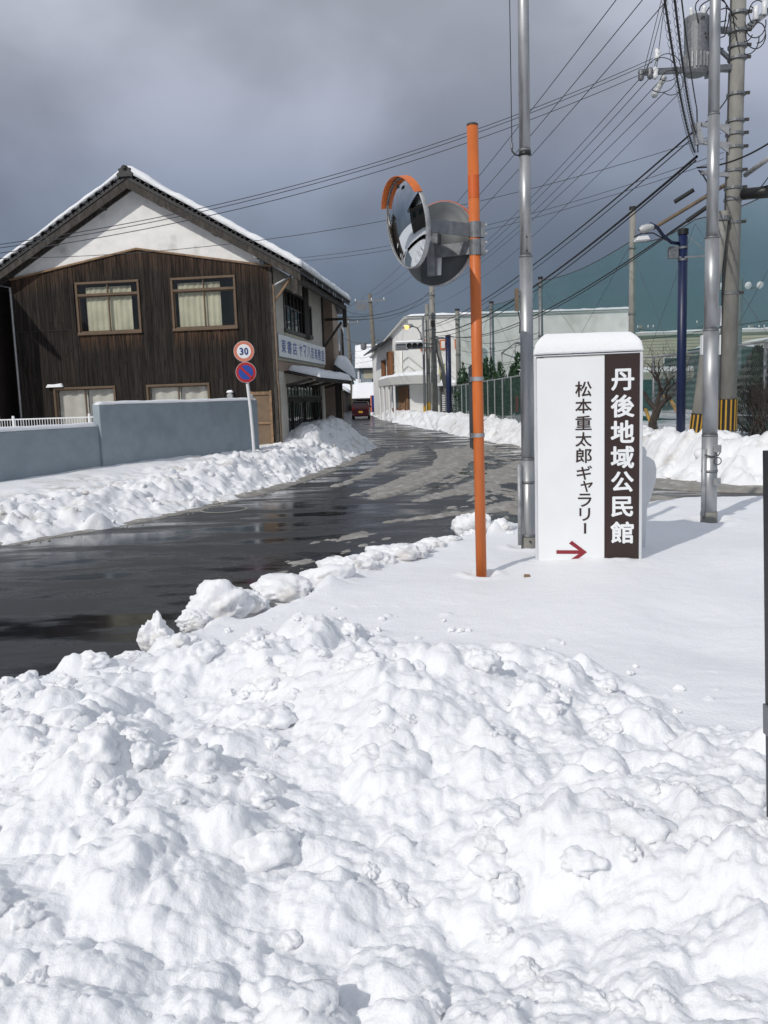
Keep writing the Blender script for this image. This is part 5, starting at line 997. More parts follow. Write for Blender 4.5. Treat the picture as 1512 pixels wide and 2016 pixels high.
# evacuation site board
bp_ = onf(864, 718, 56.2); q = onf(877, 750, 56.2)
T = thing('evacuation_board', 'yellow evacuation site signboard with a green running mark', 'signboard', (bp_.x + .2, 56.2, 0))
T_x0, T_x1, T_z0, T_z1 = bp_.x, q.x, q.z, bp_.z + .05
MB().box(T_x0, T_x1, 56.2, 56.26, T_z0, T_z1).build('panel', 'board_yellow', T); 
for x_ in (T_x0 + .03, T_x1 - .03): MB().tube([(x_, 56.3, 0), (x_, 56.3, T_z1)], .03, 8).build('post', 'galv', T)
w_ = T_x1 - T_x0; ht = T_z1 - T_z0
for i, ch in enumerate('広域ひなん場所'): char(ch, T, 'dark_green', (T_x0, 56.198, T_z0), (1, 0, 0), (0, 0, 1), w_ * .62, w_ * .93, ht * (.86 - i * .132), ht * (.965 - i * .132), .03)
for i, ch in enumerate('峰山小学校'): char(ch, T, 'dark_green', (T_x0, 56.198, T_z0), (1, 0, 0), (0, 0, 1), w_ * .18, w_ * .38, ht * (.42 - i * .09), ht * (.49 - i * .09), .02)
MB().prism([(.1, .0), (.45, .05), (.9, .0), (1, .35), (.7, .3), (.62, .7), (.75, .85), (.55, 1), (.35, .85), (.42, .55), (.2, .3)], (T_x0 + w_ * .1, 56.197, T_z0 + ht * .74), (w_ * .42, 0, 0), (0, 0, ht * .2), (0, -.004, 0)).build('running_mark', 'board_green', T)

# ================================================================== poles along the street
def bands(T, x, y, zs, r_, m='galv'):
    for z_1 in zs: MB().tube([(x, y, z_1 - .04), (x, y, z_1 + .04)], r_, 14).build('band', m, T)
def crossarm(T, c, half, ux, m='galv', ins=(-.9, -.2, .9), s=.1):
    c = Vector(c); ux = Vector(ux).normalized(); a = MB().bar(c - ux * half, c + ux * half, s, s).build('crossarm', m, T)
    for k_ in ins: p = c + ux * half * k_; MB().lathe([(0, .025), (.05, .06), (.10, .035), (.14, .07), (.2, .03), (.22, 0)], p + uz * s * .5, (0, 0, 1), 12).build('insulator', 'porcelain', a, smooth=True)
    return a
# nearer concrete pole pair at the junction, with signal and lit street lamp
X0, Y0 = 3.28, 52
SP = thing('utility_pole', 'concrete utility pole with traffic signal standing before the white hall', 'utility pole', (X0, Y0, 0))
MB().tube([(X0, Y0, 0), (X0 + .0, Y0, 9.0)], [.21, .15], 16).build('pole', 'concrete', SP, smooth=True)
MB().tube([(X0 + 1.1, Y0 + .3, 0), (X0 + .15, Y0, 5.2)], [.17, .13], 14).build('brace_pole', 'concrete', SP, smooth=True)
bands(SP, X0, Y0, (2.6, 3.4, 4.3, 4.75, 5.1, 5.6, 6.3, 6.45, 7.6), .2)
crossarm(SP, (X0, Y0 - .2, 8.5), .75, (.5, -.8, 0)); MB().box(X0 - .12, X0 + .12, Y0 - .35, Y0 - .2, 5.75, 6.1).build('junction_box', 'dark_frame', SP)
sx0 = at(778, 690, 50).x; 
sig = MB().box(sx0, sx0 + .78, 49.95, 50.25, 4.33, 4.72).build('signal_head', 'galv_light', SP, bevel=.04)
for z_1 in (4.42, 4.52, 4.62): MB().box(sx0 + .05, sx0 + .62, 49.925, 49.949, z_1 - .02, z_1 + .02).build('visor_slat', 'galv', sig)
sg2 = MB().box(sx0 + .62, sx0 + 1.62, 49.75, 49.94, 4.36, 4.76).build('signal_head', 'galv_light', SP, bevel=.04)
for j in range(3):
    c = Vector((sx0 + .80 + j * .32, 49.75, 4.56)); MB().lathe([(0, .145), (.16, .15), (.16, .135), (0, .13)], c, (0, -1, 0), 20).build('visor', 'black', sg2); MB().lathe([(.01, 0), (.01, .13)], c, (0, -1, 0), 20).build('lens', 'dark_frame', sg2)
MB().bar((sx0 + 1.5, 49.95, 4.68), (X0, 51.9, 4.75), .06, .06).build('signal_arm', 'galv', SP); MB().bar((sx0 + 1.5, 49.95, 4.46), (X0, 51.9, 4.52), .06, .06).build('signal_arm', 'galv', SP)
snow_on('signal_snow', 'snow on top of the traffic signal by the white hall', [(sx0, 49.76, 4.765), (sx0 + 1.62, 49.76, 4.765), (sx0 + 1.62, 50.2, 4.765), (sx0, 50.2, 4.765)], .1, 16, 6, 51, rnd=.1)
T = thing('street_lamp', 'lit sodium street lamp on a curved arm above the traffic signal', 'street lamp', (2.62, 51, 0))
MB().tube([(2.62, 51, 0), (2.66, 51, 6.3)], .075, 12).build('pole', 'galv', T, smooth=True); MB().tube([(2.62, 51, .3), (2.62, 51, 1.1)], .085, 12).build('wrap', 'yellow', T)
hd = at(803, 642, 50.4); MB().tube([(2.55, 51, 4.6), (2.5, 50.9, 5.3), (2.3, 50.7, 5.62), (2.0, 50.5, 5.72), (hd.x + .25, 50.4, hd.z + .06)], .035, 10).build('arm', 'galv', T, smooth=True)
MB().lathe([(-.32, .03), (-.25, .10), (.0, .15), (.28, .12), (.34, .03)], hd, (-1, -.2, -.12), 16).build('lamp_head', 'galv_light', T, smooth=True)
MB().lathe([(-.13, .0), (-.11, .10), (0, .17), (.03, .17)], hd + Vector((-.08, -.06, -.05)), (.1, .3, 1), 16).build('bulb', 'lamp_glow', T, smooth=True)
T = thing('slim_pole', 'slim white steel pole between the signal pole and the hall doors', 'pole', (2.88, 51.3, 0)); MB().tube([(2.88, 51.3, 0), (2.93, 51.3, 7.0)], .12, 12).build('shaft', 'concrete', T, smooth=True); bands(T, 2.9, 51.3, (3, 4.5, 5.5, 6.4), .14); MB().tube([(2.88, 51.3, .4), (2.88, 51.3, 1.3)], .13, 12).build('wrap', 'yellow', T)
T = thing('blue_pole', 'far dark blue lamp pole beside the playing field fence', 'pole', (4.0, 50, 0)); MB().tube([(3.98, 50, 0), (4.02, 50, 5.1)], .16, 12).build('shaft', 'blue_paint', T, smooth=True); MB().bar((4.0, 50, 4.9), (3.3, 51.9, 5.1), .06, .08).build('arm', 'galv', T); MB().box(3.3, 3.75, 49.9, 50.1, 4.9, 5.0).build('lamp_head', 'galv', T)
# brown pole by the vending machine, and the one beyond it
def far_pole(x0, x1, y, h, label, r_):
    T = thing('utility_pole', label, 'utility pole', (x1, y, 0)); MB().tube([(x1, y, 0), (x0, y, h)], [r_, r_ * .7], 14).build('pole', 'pole_brown', T, smooth=True)
    crossarm(T, (x0, y - .2, h - .7), 1.5, (1, -.15, 0), ins=(-.92, .1, .88), s=.13); MB().bar((x0 - 2.2, y - 1, h - 1.4), (x0 - 1.2, y - .2, h - .7), .06, .06).build('crossarm', 'galv', T)
    bands(T, x1, y, (h * .35, h * .5, h * .55, h * .62), r_ * 1.15); 
    for z_1, dx in ((h * .56, -.9), (h * .5, .5)): MB().bar((x1, y - .2, z_1), (x1 + dx, y - .5, z_1 + .1), .07, .07).build('bracket', 'galv', T)
    MB().box(x0 - 1.3, x0 - .3, y - .25, y + .1, h - 1.5, h - .9).build('cable_rack', 'galv', T)
    return T
fp = far_pole(-.66, -.22, 82, 11.4, 'weathered brown utility pole right of the red car', .25); MB().lathe([(0, .1), (.1, .28), (.6, .28), (.7, .1)], (-1.4, 81.6, 6.2), (0, 0, 1), 14).build('transformer', 'galv', fp)
far_pole(-3.85, -3.4, 110, 11.9, 'utility pole further down the street behind the red car', .27)
far_pole(-6.2, -6.0, 150, 11, 'farthest utility pole at the end of the street', .27)

# ================================================================== big utility pole on the right with its gear
bx, by = 6.456, 16.0; tx = 6.52
U = thing('utility_pole', 'large concrete utility pole with transformer and yellow-black guard at right', 'utility pole', (bx, by, 0))
def ux_at(z_1): return bx + (tx - bx) * (z_1 - .6) / 8
MB().tube([(ux_at(0), by, 0), (ux_at(11.5), by, 11.5)], [.165, .115], 24).build('pole', 'concrete', U, smooth=True)
for z_1 in (4.55, 4.95, 5.15, 5.45, 5.85, 6.08, 6.3, 6.75, 7.35, 7.55, 7.8, 8.1, 3.3):
    b_ = MB().tube([(ux_at(z_1), by, z_1 - .022), (ux_at(z_1), by, z_1 + .022)], .165, 20).build('band', 'galv', U, smooth=False); MB().box(ux_at(z_1) + .14, ux_at(z_1) + .21, by - .1, by - .06, z_1 - .02, z_1 + .03).build('bolt', 'dark_frame', b_)
gr = MB().tube([(ux_at(1), by, .80), (ux_at(1.8), by, 1.38)], .168, 24, cap=False).build('guard', 'black', U, smooth=True)
for j in range(12):
    a = 2 * math.pi * j / 12; c_, s_ = math.cos(a), math.sin(a); MB().bar((ux_at(1) + .1685 * c_, by + .1685 * s_, .805), (ux_at(1.8) + .1685 * c_, by + .1685 * s_, 1.375), .030, .006, up=(c_, s_, 0)).build('guard_stripe', 'yellow', gr)
for z_1, m_ in ((2.2, 'sign_white'), (2.72, 'sign_white')): MB().box(bx - .19, bx - .165, by - .08, by + .02, z_1, z_1 + .36).build('number_plate', m_, U)
MB().tube([(bx - .17, by - .05, .6), (bx - .15, by - .05, 3.3), (bx - .12, by - .06, 6.0), (bx - .1, by - .06, 8.5)], .012, 8).build('earth_wire', 'grey_cable', U)
# transformer with fins and bushings on its frame
tcx = at(1371, 90, 15.85); tr_ = MB().lathe([(-.50, 0), (-.49, .17), (-.44, .20), (.34, .215), (.42, .225), (.46, .20), (.47, 0)], tcx, (0, 0, 1), 24).build('transformer', 'galv', U, smooth=False)
for j in range(10): a = R(180 + 18 * j); MB().bar(tcx + Vector((.2 * math.cos(a), .2 * math.sin(a), -.40)), tcx + Vector((.2 * math.cos(a), .2 * math.sin(a), -.16)), .02, .06, up=(math.cos(a), math.sin(a), 0)).build('cooling_fin', 'galv_light', tr_)
for dx, dy in ((-.12, -.1), (.05, -.15), (.14, .05)): MB().lathe([(0, .035), (.05, .05), (.09, .03), (.13, .04), (.15, 0)], tcx + Vector((dx, dy, .44)), (dx * 2, dy * 2, 1), 10).build('bushing', 'porcelain', tr_, smooth=True)
for dz in (.28, -.36): MB().bar(tcx + Vector((.18, .05, dz)), (ux_at(7), by, tcx.z + dz), .09, .09).build('hanger_arm', 'galv', U)
MB().bar(tcx + Vector((.25, .05, .1)), (ux_at(7.3), by, tcx.z - .3), .06, .06).build('hanger_brace', 'galv', U); MB().box(tcx.x + .21, tcx.x + .27, by - .2, by + .02, tcx.z - .5, tcx.z + .4).build('hanger_plate', 'galv', U)
# long crossarm with cut-outs and insulators
ae = at(1262, 143, 15.4); ca = MB().bar(ae, (ux_at(7.2), by, 7.22), .075, .09).build('crossarm', 'galv', U)
for px_, py_, m_ in ((1294, 108, 'porcelain'), (1290, 145, 'porcelain'), (1262, 148, 'galv'), (1280, 145, 'galv')):
    p = at(px_, py_, 15.4); MB().lathe([(-.09, .02), (-.08, .04), (-.03, .055), (.0, .04), (.05, .055), (.09, .04), (.10, 0)], p, (0, 0, 1), 12).build('insulator', m_, ca, smooth=True)
for k_ in range(5): p = at(1306 - k_ * 4.4, 155 + k_ * 8, 15.35); MB().lathe([(-.05, .02), (-.03, .055), (.02, .05), (.04, .02)], p, (-.6, 0, -1), 12).build('disc_insulator', 'clear_plastic', ca, smooth=True)
for c_, r_, n_ in ((at(1300, 150, 15.3), .28, 20), (at(1312, 135, 15.3), .22, 18), (at(1320, 165, 15.3), .2, 16)):
    MB().tube([c_ + Vector((r_ * math.cos(t_ / n_ * 5.2 - 2.2), -.05, r_ * math.sin(t_ / n_ * 5.2 - 2.2))) for t_ in range(n_ + 1)], .007, 5).build('jumper_wire', 'black_cable', ca)
# telecom brackets
for z_1, xl in ((6.18, 5.86), (5.88, 5.86), (5.36, 5.86)): MB().bar((xl, by - .1, z_1 + .06), (ux_at(z_1), by - .05, z_1), .06, .07).build('bracket', 'galv_light', U)
MB().bar((5.75, by - .1, 6.26), (5.83, by - .1, 5.9), .10, .14).build('cable_closure', 'galv_light', U)
for z_1 in (6.2, 5.9): MB().prism([(0, 0), (-.22, .0), (0, -.16)], (ux_at(z_1) - .14, by - .1, z_1), (1, 0, 0), (0, 0, 1), (0, .03, 0)).build('gusset', 'galv_light', U)
for k_ in range(9):
    c_ = at(1300 + random.uniform(75, 125), random.uniform(15, 70), 15.7); r_ = random.uniform(.1, .3); a0 = random.uniform(0, 6)
    MB().tube([c_ + Vector((r_ * math.cos(a0 + t_ * .35), .1 * math.sin(t_), r_ * math.sin(a0 + t_ * .35) * 1.3)) for t_ in range(11)], .011, 5).build('jumper_wire', 'black_cable', U)
for k_ in range(8):
    c_ = at(random.uniform(1465, 1508), random.uniform(20, 80), 15.9); r_ = random.uniform(.08, .22); a0 = random.uniform(0, 6)
    MB().tube([c_ + Vector((r_ * math.cos(a0 + t_ * .35), 0, r_ * math.sin(a0 + t_ * .35) * 1.3)) for t_ in range(11)], .01, 5).build('jumper_wire', 'black_cable', U)
MB().bar((ux_at(7.9), by, 7.75), (8.6, by + .6, 9.3), .1, .1).build('arm', 'galv_light', U); a2 = MB().bar((7.0, by - .1, 8.1), (8.2, by + .1, 8.55), .08, .08).build('crossarm', 'galv', U)
for px_, py_ in ((1488, 25), (1505, 15)): MB().lathe([(-.12, .03), (-.1, .05), (0, .04), (.1, .05), (.12, 0)], at(px_, py_, 15.9), (0, 0, 1), 10).build('insulator', 'porcelain', a2, smooth=True)
MB().tube([at(1467, 345, 15.9), at(1530, 300, 15.2)], .045, 10).build('stay_tube', 'galv_light', U, smooth=True)
MB().tube([at(1465, 382, 15.8), at(1512, 378, 15.3)], .10, 12).build('cable_sleeve', 'black', U, smooth=True)
T = thing('brace_pole', 'slanting concrete brace pole with yellow-black guard against the big utility pole', 'pole', (5.6, 15.2, 0))
d0 = Vector((5.70, 15.75, 0)); d1 = Vector((6.26, 15.82, 4.72)); MB().tube([d0, d1], [.12, .085], 20).build('pole', 'concrete', T, smooth=True)
def on(t_): return d0 + (d1 - d0) * t_
gq = MB().tube([on(.155), on(.24)], .122, 20, cap=False).build('guard', 'black', T, smooth=True)
for j in range(10): a = 2 * math.pi * j / 10; o_ = Vector((math.cos(a), math.sin(a), 0)) * .1225; MB().bar(on(.157) + o_, on(.238) + o_, .03, .006, up=o_).build('guard_stripe', 'yellow', gq)
MB().box(on(.5).x - .12, on(.5).x - .095, 15.7, 15.8, 2.2, 2.55).build('number_plate', 'sign_white', T)
bands(T, on(.97).x, on(.97).y, (4.6,), .11)

# ================================================================== blue lamp post
T = thing('lamp_post', 'dark blue steel lamp post with curved arm and twin lamps at right', 'lamp post', (5.77, 16.5, 0))
MB().tube([(5.772, 16.5, 0), (5.771, 16.5, 4.50)], .085, 20).build('post', 'blue_paint', T, smooth=True); MB().tube([(5.771, 16.5, 4.46), (5.771, 16.5, 4.56)], .098, 20).build('cap', 'black', T)
for z_1 in (4.22, 4.0): MB().tube([(5.771, 16.5, z_1 - .02), (5.771, 16.5, z_1 + .02)], .094, 20).build('band', 'galv', T)
MB().tube([(5.70, 16.5, 4.30), (5.5, 16.35, 4.30), (5.3, 16.2, 4.40), (5.15, 16.1, 4.54), (5.0, 16.0, 4.58)], .032, 10).build('arm', 'blue_paint', T, smooth=True)
lh = Vector((4.93, 15.95, 4.50)); MB().lathe([(-.12, .03), (-.08, .06), (0, .075), (.1, .07), (.16, .03)], lh, (-1, -.1, -.22), 16).build('lamp_head', 'clear_plastic', T, smooth=True)
fl = MB().prism([(-.13, -.035), (.13, -.035), (.09, .04), (-.09, .04)], (4.86, 15.95, 4.33), (1, 0, .06), (0, 0, 1), (0, .2, 0)).build('flood_lamp', 'porcelain', T, bevel=.01); MB().tube([(4.7, 16, 4.36), (4.85, 16, 4.42), (5.05, 16, 4.42), (5.4, 16.3, 4.33)], .012, 8).build('lamp_cable', 'black_cable', fl)
MB().box(5.48, 5.66, 16.4, 16.5, 4.02, 4.24).build('sensor_box', 'galv', T, bevel=.01)
ty = MB(); ty.bar((5.78, 16.45, 4.48), (6.2, 16.3, 4.05), .012, .012); ty.build('stay', 'galv', T); MB().bar((5.68, 16.45, 4.04), (6.2, 16.3, 4.03), .012, .03).build('stay', 'galv', T)

# ================================================================== ball net, its poles, fences
npts = [(5.03, 55), (6.4, 49), (7.38, 39.5), (8.68, 30), (9.62, 26.5), (10.2, 20), (10.6, 14)]
T = thing('ball_net', 'tall green ball-stop net round the playing field', 'net', (7, 40, 0))
for (a, b) in zip(npts, npts[1:]):
    v = []; n_ = 10
    for i in range(n_ + 1):
        u_ = i / n_; x_ = a[0] + (b[0] - a[0]) * u_; y_ = a[1] + (b[1] - a[1]) * u_; v += [(x_, y_, .5), (x_ + .12 * math.sin(u_ * math.pi), y_, 3.5), (x_, y_, 6.62 - .22 * math.sin(u_ * math.pi))]
    MB().add(v, [f for i in range(n_) for f in ((3 * i, 3 * i + 3, 3 * i + 4, 3 * i + 1), (3 * i + 1, 3 * i + 4, 3 * i + 5, 3 * i + 2))]).build('net_panel', 'green_net', T, smooth=True)
    MB().tube([v[3 * i + 2] for i in range(n_ + 1)], .016, 5).build('top_cable', 'dark_frame', T); MB().tube([(a[0], a[1], 3.3), (b[0], b[1], 3.25)], .012, 5).build('mid_cable', 'dark_green', T)
    MB().tube([(a[0], a[1], 6.5), (b[0], b[1], 1)], .007, 4).build('guy_wire', 'grey_cable', T); MB().tube([(a[0], a[1], 1), (b[0], b[1], 6.5)], .007, 4).build('guy_wire', 'grey_cable', T)
for i, (x_, y_, zt, r_, m_, lb) in enumerate(((5.03, 54.9, 7.0, .15, 'concrete', 'concrete net pole nearest the white hall'), (6.4, 48.9, 6.75, .13, 'galv', 'grey steel net pole second from the white hall'), (7.38, 39.4, 6.75, .11, 'galv', 'grey steel net pole just right of the left flagpole'), (8.74, 29.9, 7.7, .115, 'concrete', 'tall concrete net pole with a black cap above the signboard'))):
    T = thing('net_pole', lb, 'pole', (x_, y_, 0), group='poles of the ball net'); MB().tube([(x_, y_, 0), (x_, y_, zt)], [r_ * 1.15, r_ * .9], 14).build('shaft', m_, T, smooth=True); MB().tube([(x_, y_, zt - .06), (x_, y_, zt + .05)], r_ * 1.02, 14).build('cap', 'black', T)
    for z_1 in (2.4, 4.2, 6.4): MB().tube([(x_, y_, z_1 - .03), (x_, y_, z_1 + .03)], r_ * 1.25, 12).build('band', 'galv', T)
# roadside fence with dark sheeting
fpts = [(4.36, 53), (4.47, 42), (4.62, 28), (4.9, 22.5)]
T = thing('field_fence', 'steel post fence with dark green sheeting along the playing field', 'fence', (4.5, 40, 0))
for a, b in zip(fpts, fpts[1:]):
    a3, b3 = Vector((*a, 0)), Vector((*b, 0)); MB().add([a3 + uz * .2, b3 + uz * .2, b3 + uz * 2.17, a3 + uz * 2.17], [(0, 1, 2, 3)]).build('sheet', 'fence_sheet', T); MB().tube([a3 + uz * 2.2, b3 + uz * 2.2], .026, 8).build('top_rail', 'galv_light', T)
    n_ = int((b3 - a3).length / 2.0)
    for j in range(n_ + 1): p = a3 + (b3 - a3) * (j / max(n_, 1)); MB().tube([p + Vector((-.03, 0, .1)), p + Vector((-.03, 0, 2.2))], .028, 8).build('post', 'galv_light', T)
p = at(1016, 808, 30); MB().box(p.x - .05, p.x + .05, 29.8, 29.85, p.z - .05, p.z + .5).build('red_tag', 'sig_red', T)
# chain-link fence on the right
c0 = Vector((7.494, 23.6, 0)); c1_ = Vector((7.85, 14.9, 0)); cd = (c1_ - c0).normalized(); cl = (c1_ - c0).length
def chain(T, c0, cd, cl, z0, z1, cell, r_):
    mb = MB(); k_ = int(cl / cell)
    for i in range(k_ + 1):
        for sg in (1,):
            x_ = i * cell; pts = []; n_ = int((z1 - z0) / cell)
            for j in range(n_ + 1): pts.append(c0 + cd * (x_ + (cell * .5 if j % 2 else -.5 * cell) * .98) + uz * (z0 + j * cell) + Vector((.006 * (1 if j % 2 else -1), 0, 0)))
            mb.tube(pts, r_, 3, cap=False)
    o = mb.build('chain_link', 'galv', T); o['kind'] = 'stuff'
T = thing('chain_link_fence', 'chain-link fence with grey posts behind the big utility pole', 'fence', c0)
chain(T, c0, cd, cl, .5, 2.46, .075, .006); MB().tube([c0 + uz * 2.48, c1_ + uz * 2.48], .024, 10).build('top_rail', 'galv_light', T); MB().tube([c0 + uz * 1.0, c1_ + uz * 1.0], .012, 8).build('mid_rail', 'galv_light', T)
for s_ in (0, 2.1, 4.2, 6.26, 8.3): p = c0 + cd * s_; MB().tube([p + uz * .1, p + uz * 2.52], .036, 12).build('post', 'galv', T, smooth=True)
e0 = Vector((4.95, 22.6, 0)); e1 = c0; ed = (e1 - e0).normalized()
T = thing('chain_link_fence', 'chain-link fence stretch hidden mostly behind the signboard', 'fence', e0)
chain(T, e0, ed, (e1 - e0).length, .5, 2.4, .085, .006); MB().tube([e0 + uz * 2.45, e1 + uz * 2.48], .024, 10).build('top_rail', 'galv_light', T)
# batting cage frame
T = thing('batting_cage', 'white tube frame of a batting cage behind the field fence', 'frame', (7, 33, 0))
q0 = at(988, 695, 38); q1 = at(1014, 675, 36); q2 = at(1045, 672, 34)
for a, b in ((q0, q1), (q1, q2), ((q0.x, q0.y, .3), q0), ((q1.x, q1.y, .3), q1), ((q2.x, q2.y, .3), q2), (q0 - uz * .35 + Vector((.5, -1.5, 0)), q1 - uz * .3 + Vector((.5, -1.5, 0))), (q0, q0 - uz * .35 + Vector((.5, -1.5, 0))), (q1, q1 - uz * .3 + Vector((.5, -1.5, 0)))): MB().tube([a, b], .028, 8).build('tube', 'galv_light', T, smooth=True)

# ================================================================== vegetation
def evergreen(px, py_top, Y, zb, rad, label, m, grp, n=1500):
    p = at(px, py_top, Y); h = p.z - zb; T = thing('evergreen_tree', label, 'tree', (p.x, Y, zb), group=grp)
    MB().tube([(p.x, Y, zb - .3), (p.x, Y, zb + h * .8)], [.09, .03], 8).build('trunk', 'bark', T)
    mb = MB(); rng = random.Random(int(px))
    sp = [(rng.uniform(-.6, .6) * rad, rng.uniform(-.5, .5) * rad, rng.uniform(.55, 1.0)) for _ in range(6)] + [(0, 0, 1)]
    for i in range(n):
        cx, cy, hh = sp[i % 7]; t_ = rng.random() ** .8; rr = rad * (.62 if i % 7 < 6 else .9) * (1 - t_) ** .7 * (.45 + .55 * rng.random()); a = rng.uniform(0, 6.28)
        c = Vector((p.x + cx * (1 - t_ * .5) + rr * math.cos(a), Y + cy * (1 - t_ * .5) + rr * math.sin(a), zb + .15 + h * hh * t_)); s_ = rng.uniform(.05, .11) * (h / 2.0) ** .5
        d1 = Vector((rng.uniform(-.6, .6), rng.uniform(-.6, .6), 1)).normalized() * s_ * 1.7; d2 = Vector((math.cos(a + 1.5), math.sin(a + 1.5), rng.uniform(-.3, .3))).normalized() * s_ * .6
        mb.add([c - d2, c + d2, c + d1], [(0, 1, 2)])
    mb.build('crown', m, T)
gp = 'clipped evergreens behind the field fence'
evergreen(912, 722, 48, .6, .75, 'small dark evergreen behind the fence, beside the blue pole', 'evergreen', gp, 900)
evergreen(958, 712, 40, .6, .8, 'dark evergreen behind the fence right beside the orange pole', 'evergreen', gp, 1200)
evergreen(986, 722, 37, .6, .8, 'second dark evergreen right of the orange pole', 'evergreen', gp, 1200)
evergreen(1020, 704, 34, .6, .95, 'largest dark evergreen, just left of the left flagpole', 'evergreen', gp, 1600)
evergreen(1490, 700, 22, .3, 1.25, 'bushy dark evergreen dusted with snow behind the chain-link fence at right', 'evergreen_dark', None, 5200)
def bare(x, y, zb, h, label, name, seed, spread, lv=4, r0=.07, stems=1, cat='tree'):
    rng = random.Random(seed); T = thing(name, label, cat, (x, y, zb)); tr = MB(); br = MB()
    def grow(p, d, ln, r_, l):
        mid = p + d * ln * .5 + Vector((rng.uniform(-.1, .1), rng.uniform(-.1, .1), 0)) * ln; q = p + d * ln + Vector((rng.uniform(-.12, .12), rng.uniform(-.12, .12), 0)) * ln
        (tr if l == 0 else br).tube([p, mid, q], [r_, r_ * .8, r_ * .6], 6 if l < 2 else 4, cap=False)
        if l >= lv: return
        for _ in range(3 if l < 3 else 2):
            nd = (d + Vector((rng.uniform(-1, 1), rng.uniform(-1, 1), rng.uniform(-.25, .65))) * spread).normalized(); grow(p + (q - p) * rng.uniform(.6, 1), nd, ln * rng.uniform(.6, .82), r_ * .55, l + 1)
    for s_ in range(stems): grow(Vector((x, y, zb - .2)) + Vector((rng.uniform(-.15, .15), rng.uniform(-.15, .15), 0)) * (stems > 1), Vector((rng.uniform(-.5, .5) * (stems > 1), rng.uniform(-.3, .3) * (stems > 1), 1)).normalized(), h * .32, r0, 0)
    tr.build('trunk', 'bark', T); br.build('branches', 'bark', T)
bare(7.15, 22.4, .5, 2.6, 'bare pruned tree with knobbly trunk behind the chain-link fence', 'bare_tree', 4, .8, 5, .13)
bare(8.4, 26, .4, 3.6, 'taller bare tree behind the blue lamp post', 'bare_tree', 9, .8, 5, .07)
bare(7.35, 16.6, .55, 1.9, 'leafless shrub of many stems at the foot of the right fence post', 'bare_shrub', 13, .7, 4, .018, 9, 'shrub')
bare(7.75, 17.4, .5, 1.8, 'leafless shrub at the right edge behind the fence post', 'bare_shrub', 21, .7, 4, .018, 8, 'shrub')
# yellow swing frame
T = thing('swing_frame', 'yellow and orange playground swing frame in the snowy field', 'swing', (8.5, 27, 0))
ap1 = at(1306, 780, 27); ap2 = at(1317, 781, 26)
for a, b in ((ap1, at(1284, 848, 27.5)), (ap2, at(1334, 812, 25.5)), (at(1271, 806, 27), at(1288, 850, 26)), (ap1, ap2)): MB().tube([a, b], .055, 10).build('leg', 'yellow', T, smooth=True)

# ================================================================== houses and poles in the distance, right
T = thing('beige_house', 'long beige clapboard house with snowy flat roof beyond the playing field', 'house', (17, 50, 0))
def tw(mb, name, m, par=None, **k): return mb.build(name, m, par or T, **k)
tw(MB().box(15.1, 24, 50, 60, 2.6, 4.7), 'upper_wall', 'beige_wall'); tw(MB().box(15.1, 24, 50.3, 60, 0, 2.2), 'lower_wall', 'dark_green'); tw(MB().box(14.2, 24.5, 49.2, 50.6, 2.2, 2.6), 'porch_roof', 'beige_line'); tw(MB().box(15.1, 24, 50.28, 50.3, 0, 1.2), 'base_band', 'interior')
for j in range(11): tw(MB().box(15.1, 24, 49.97, 49.998, 2.75 + j * .18, 2.765 + j * .18), 'clapboard', 'beige_line')
wq = at(1306, 703, 49.9); w2q = at(1337, 729, 49.9); wf = tw(MB().box(wq.x, w2q.x, 49.9, 49.96, w2q.z, wq.z), 'window', 'hall_white'); tw(MB().box(wq.x + .07, w2q.x - .05, 49.87, 49.895, w2q.z + .08, wq.z - .07), 'pane', 'glass_dark', wf)
tw(MB().box(14.9, 24.2, 49.8, 60.2, 4.7, 4.85), 'roof', 'hall_trim')
snow_on('roof_snow', 'snow on the flat roof of the beige house beyond the field', [(14.9, 49.8, 4.853), (24.2, 49.8, 4.853), (24.2, 60, 4.853), (14.9, 60, 4.853)], .14, 20, 10, 61, rnd=.2)
snow_on('porch_snow', 'strip of snow on the porch roof of the beige house', [(14.2, 49.2, 2.603), (24.5, 49.2, 2.603), (24.5, 49.96, 2.603), (14.2, 49.96, 2.603)], .25, 20, 6, 62, rnd=.15)
T = thing('green_house', 'dark green house with sloping snowy roof at the far right', 'house', (19, 44, 0))
a = at(1440, 690, 44); tw(MB().box(a.x, 30, 44, 52, 0, 3.45), 'wall', 'dark_green'); tw(MB().prism([(a.x - .6, 3.75), (a.x + 3.2, 3.3), (a.x + 3.2, 3.1), (a.x - .6, 3.55)], (0, 43.6, 0), (1, 0, 0), (0, 0, 1), (0, 5, 0)), 'roof', 'roof_tile'); tw(MB().box(a.x + 2.2, 31, 43.9, 50, 3.5, 4.0), 'upper_wall', 'beige_wall')
snow_on('roof_snow', 'snow on the sloping roof of the dark green house at far right', [(a.x - .6, 43.6, 3.76), (a.x + 3.2, 43.6, 3.31), (a.x + 3.2, 48, 3.31), (a.x - .6, 48, 3.76)], .16, 14, 8, 63, rnd=.15)
snow_on('roof_snow', 'snow on the flat block behind the dark green house', [(a.x + 2.2, 43.8, 4.0), (31, 43.8, 4.0), (31, 50, 4.0), (a.x + 2.2, 50, 4.0)], .18, 14, 8, 64, rnd=.15)
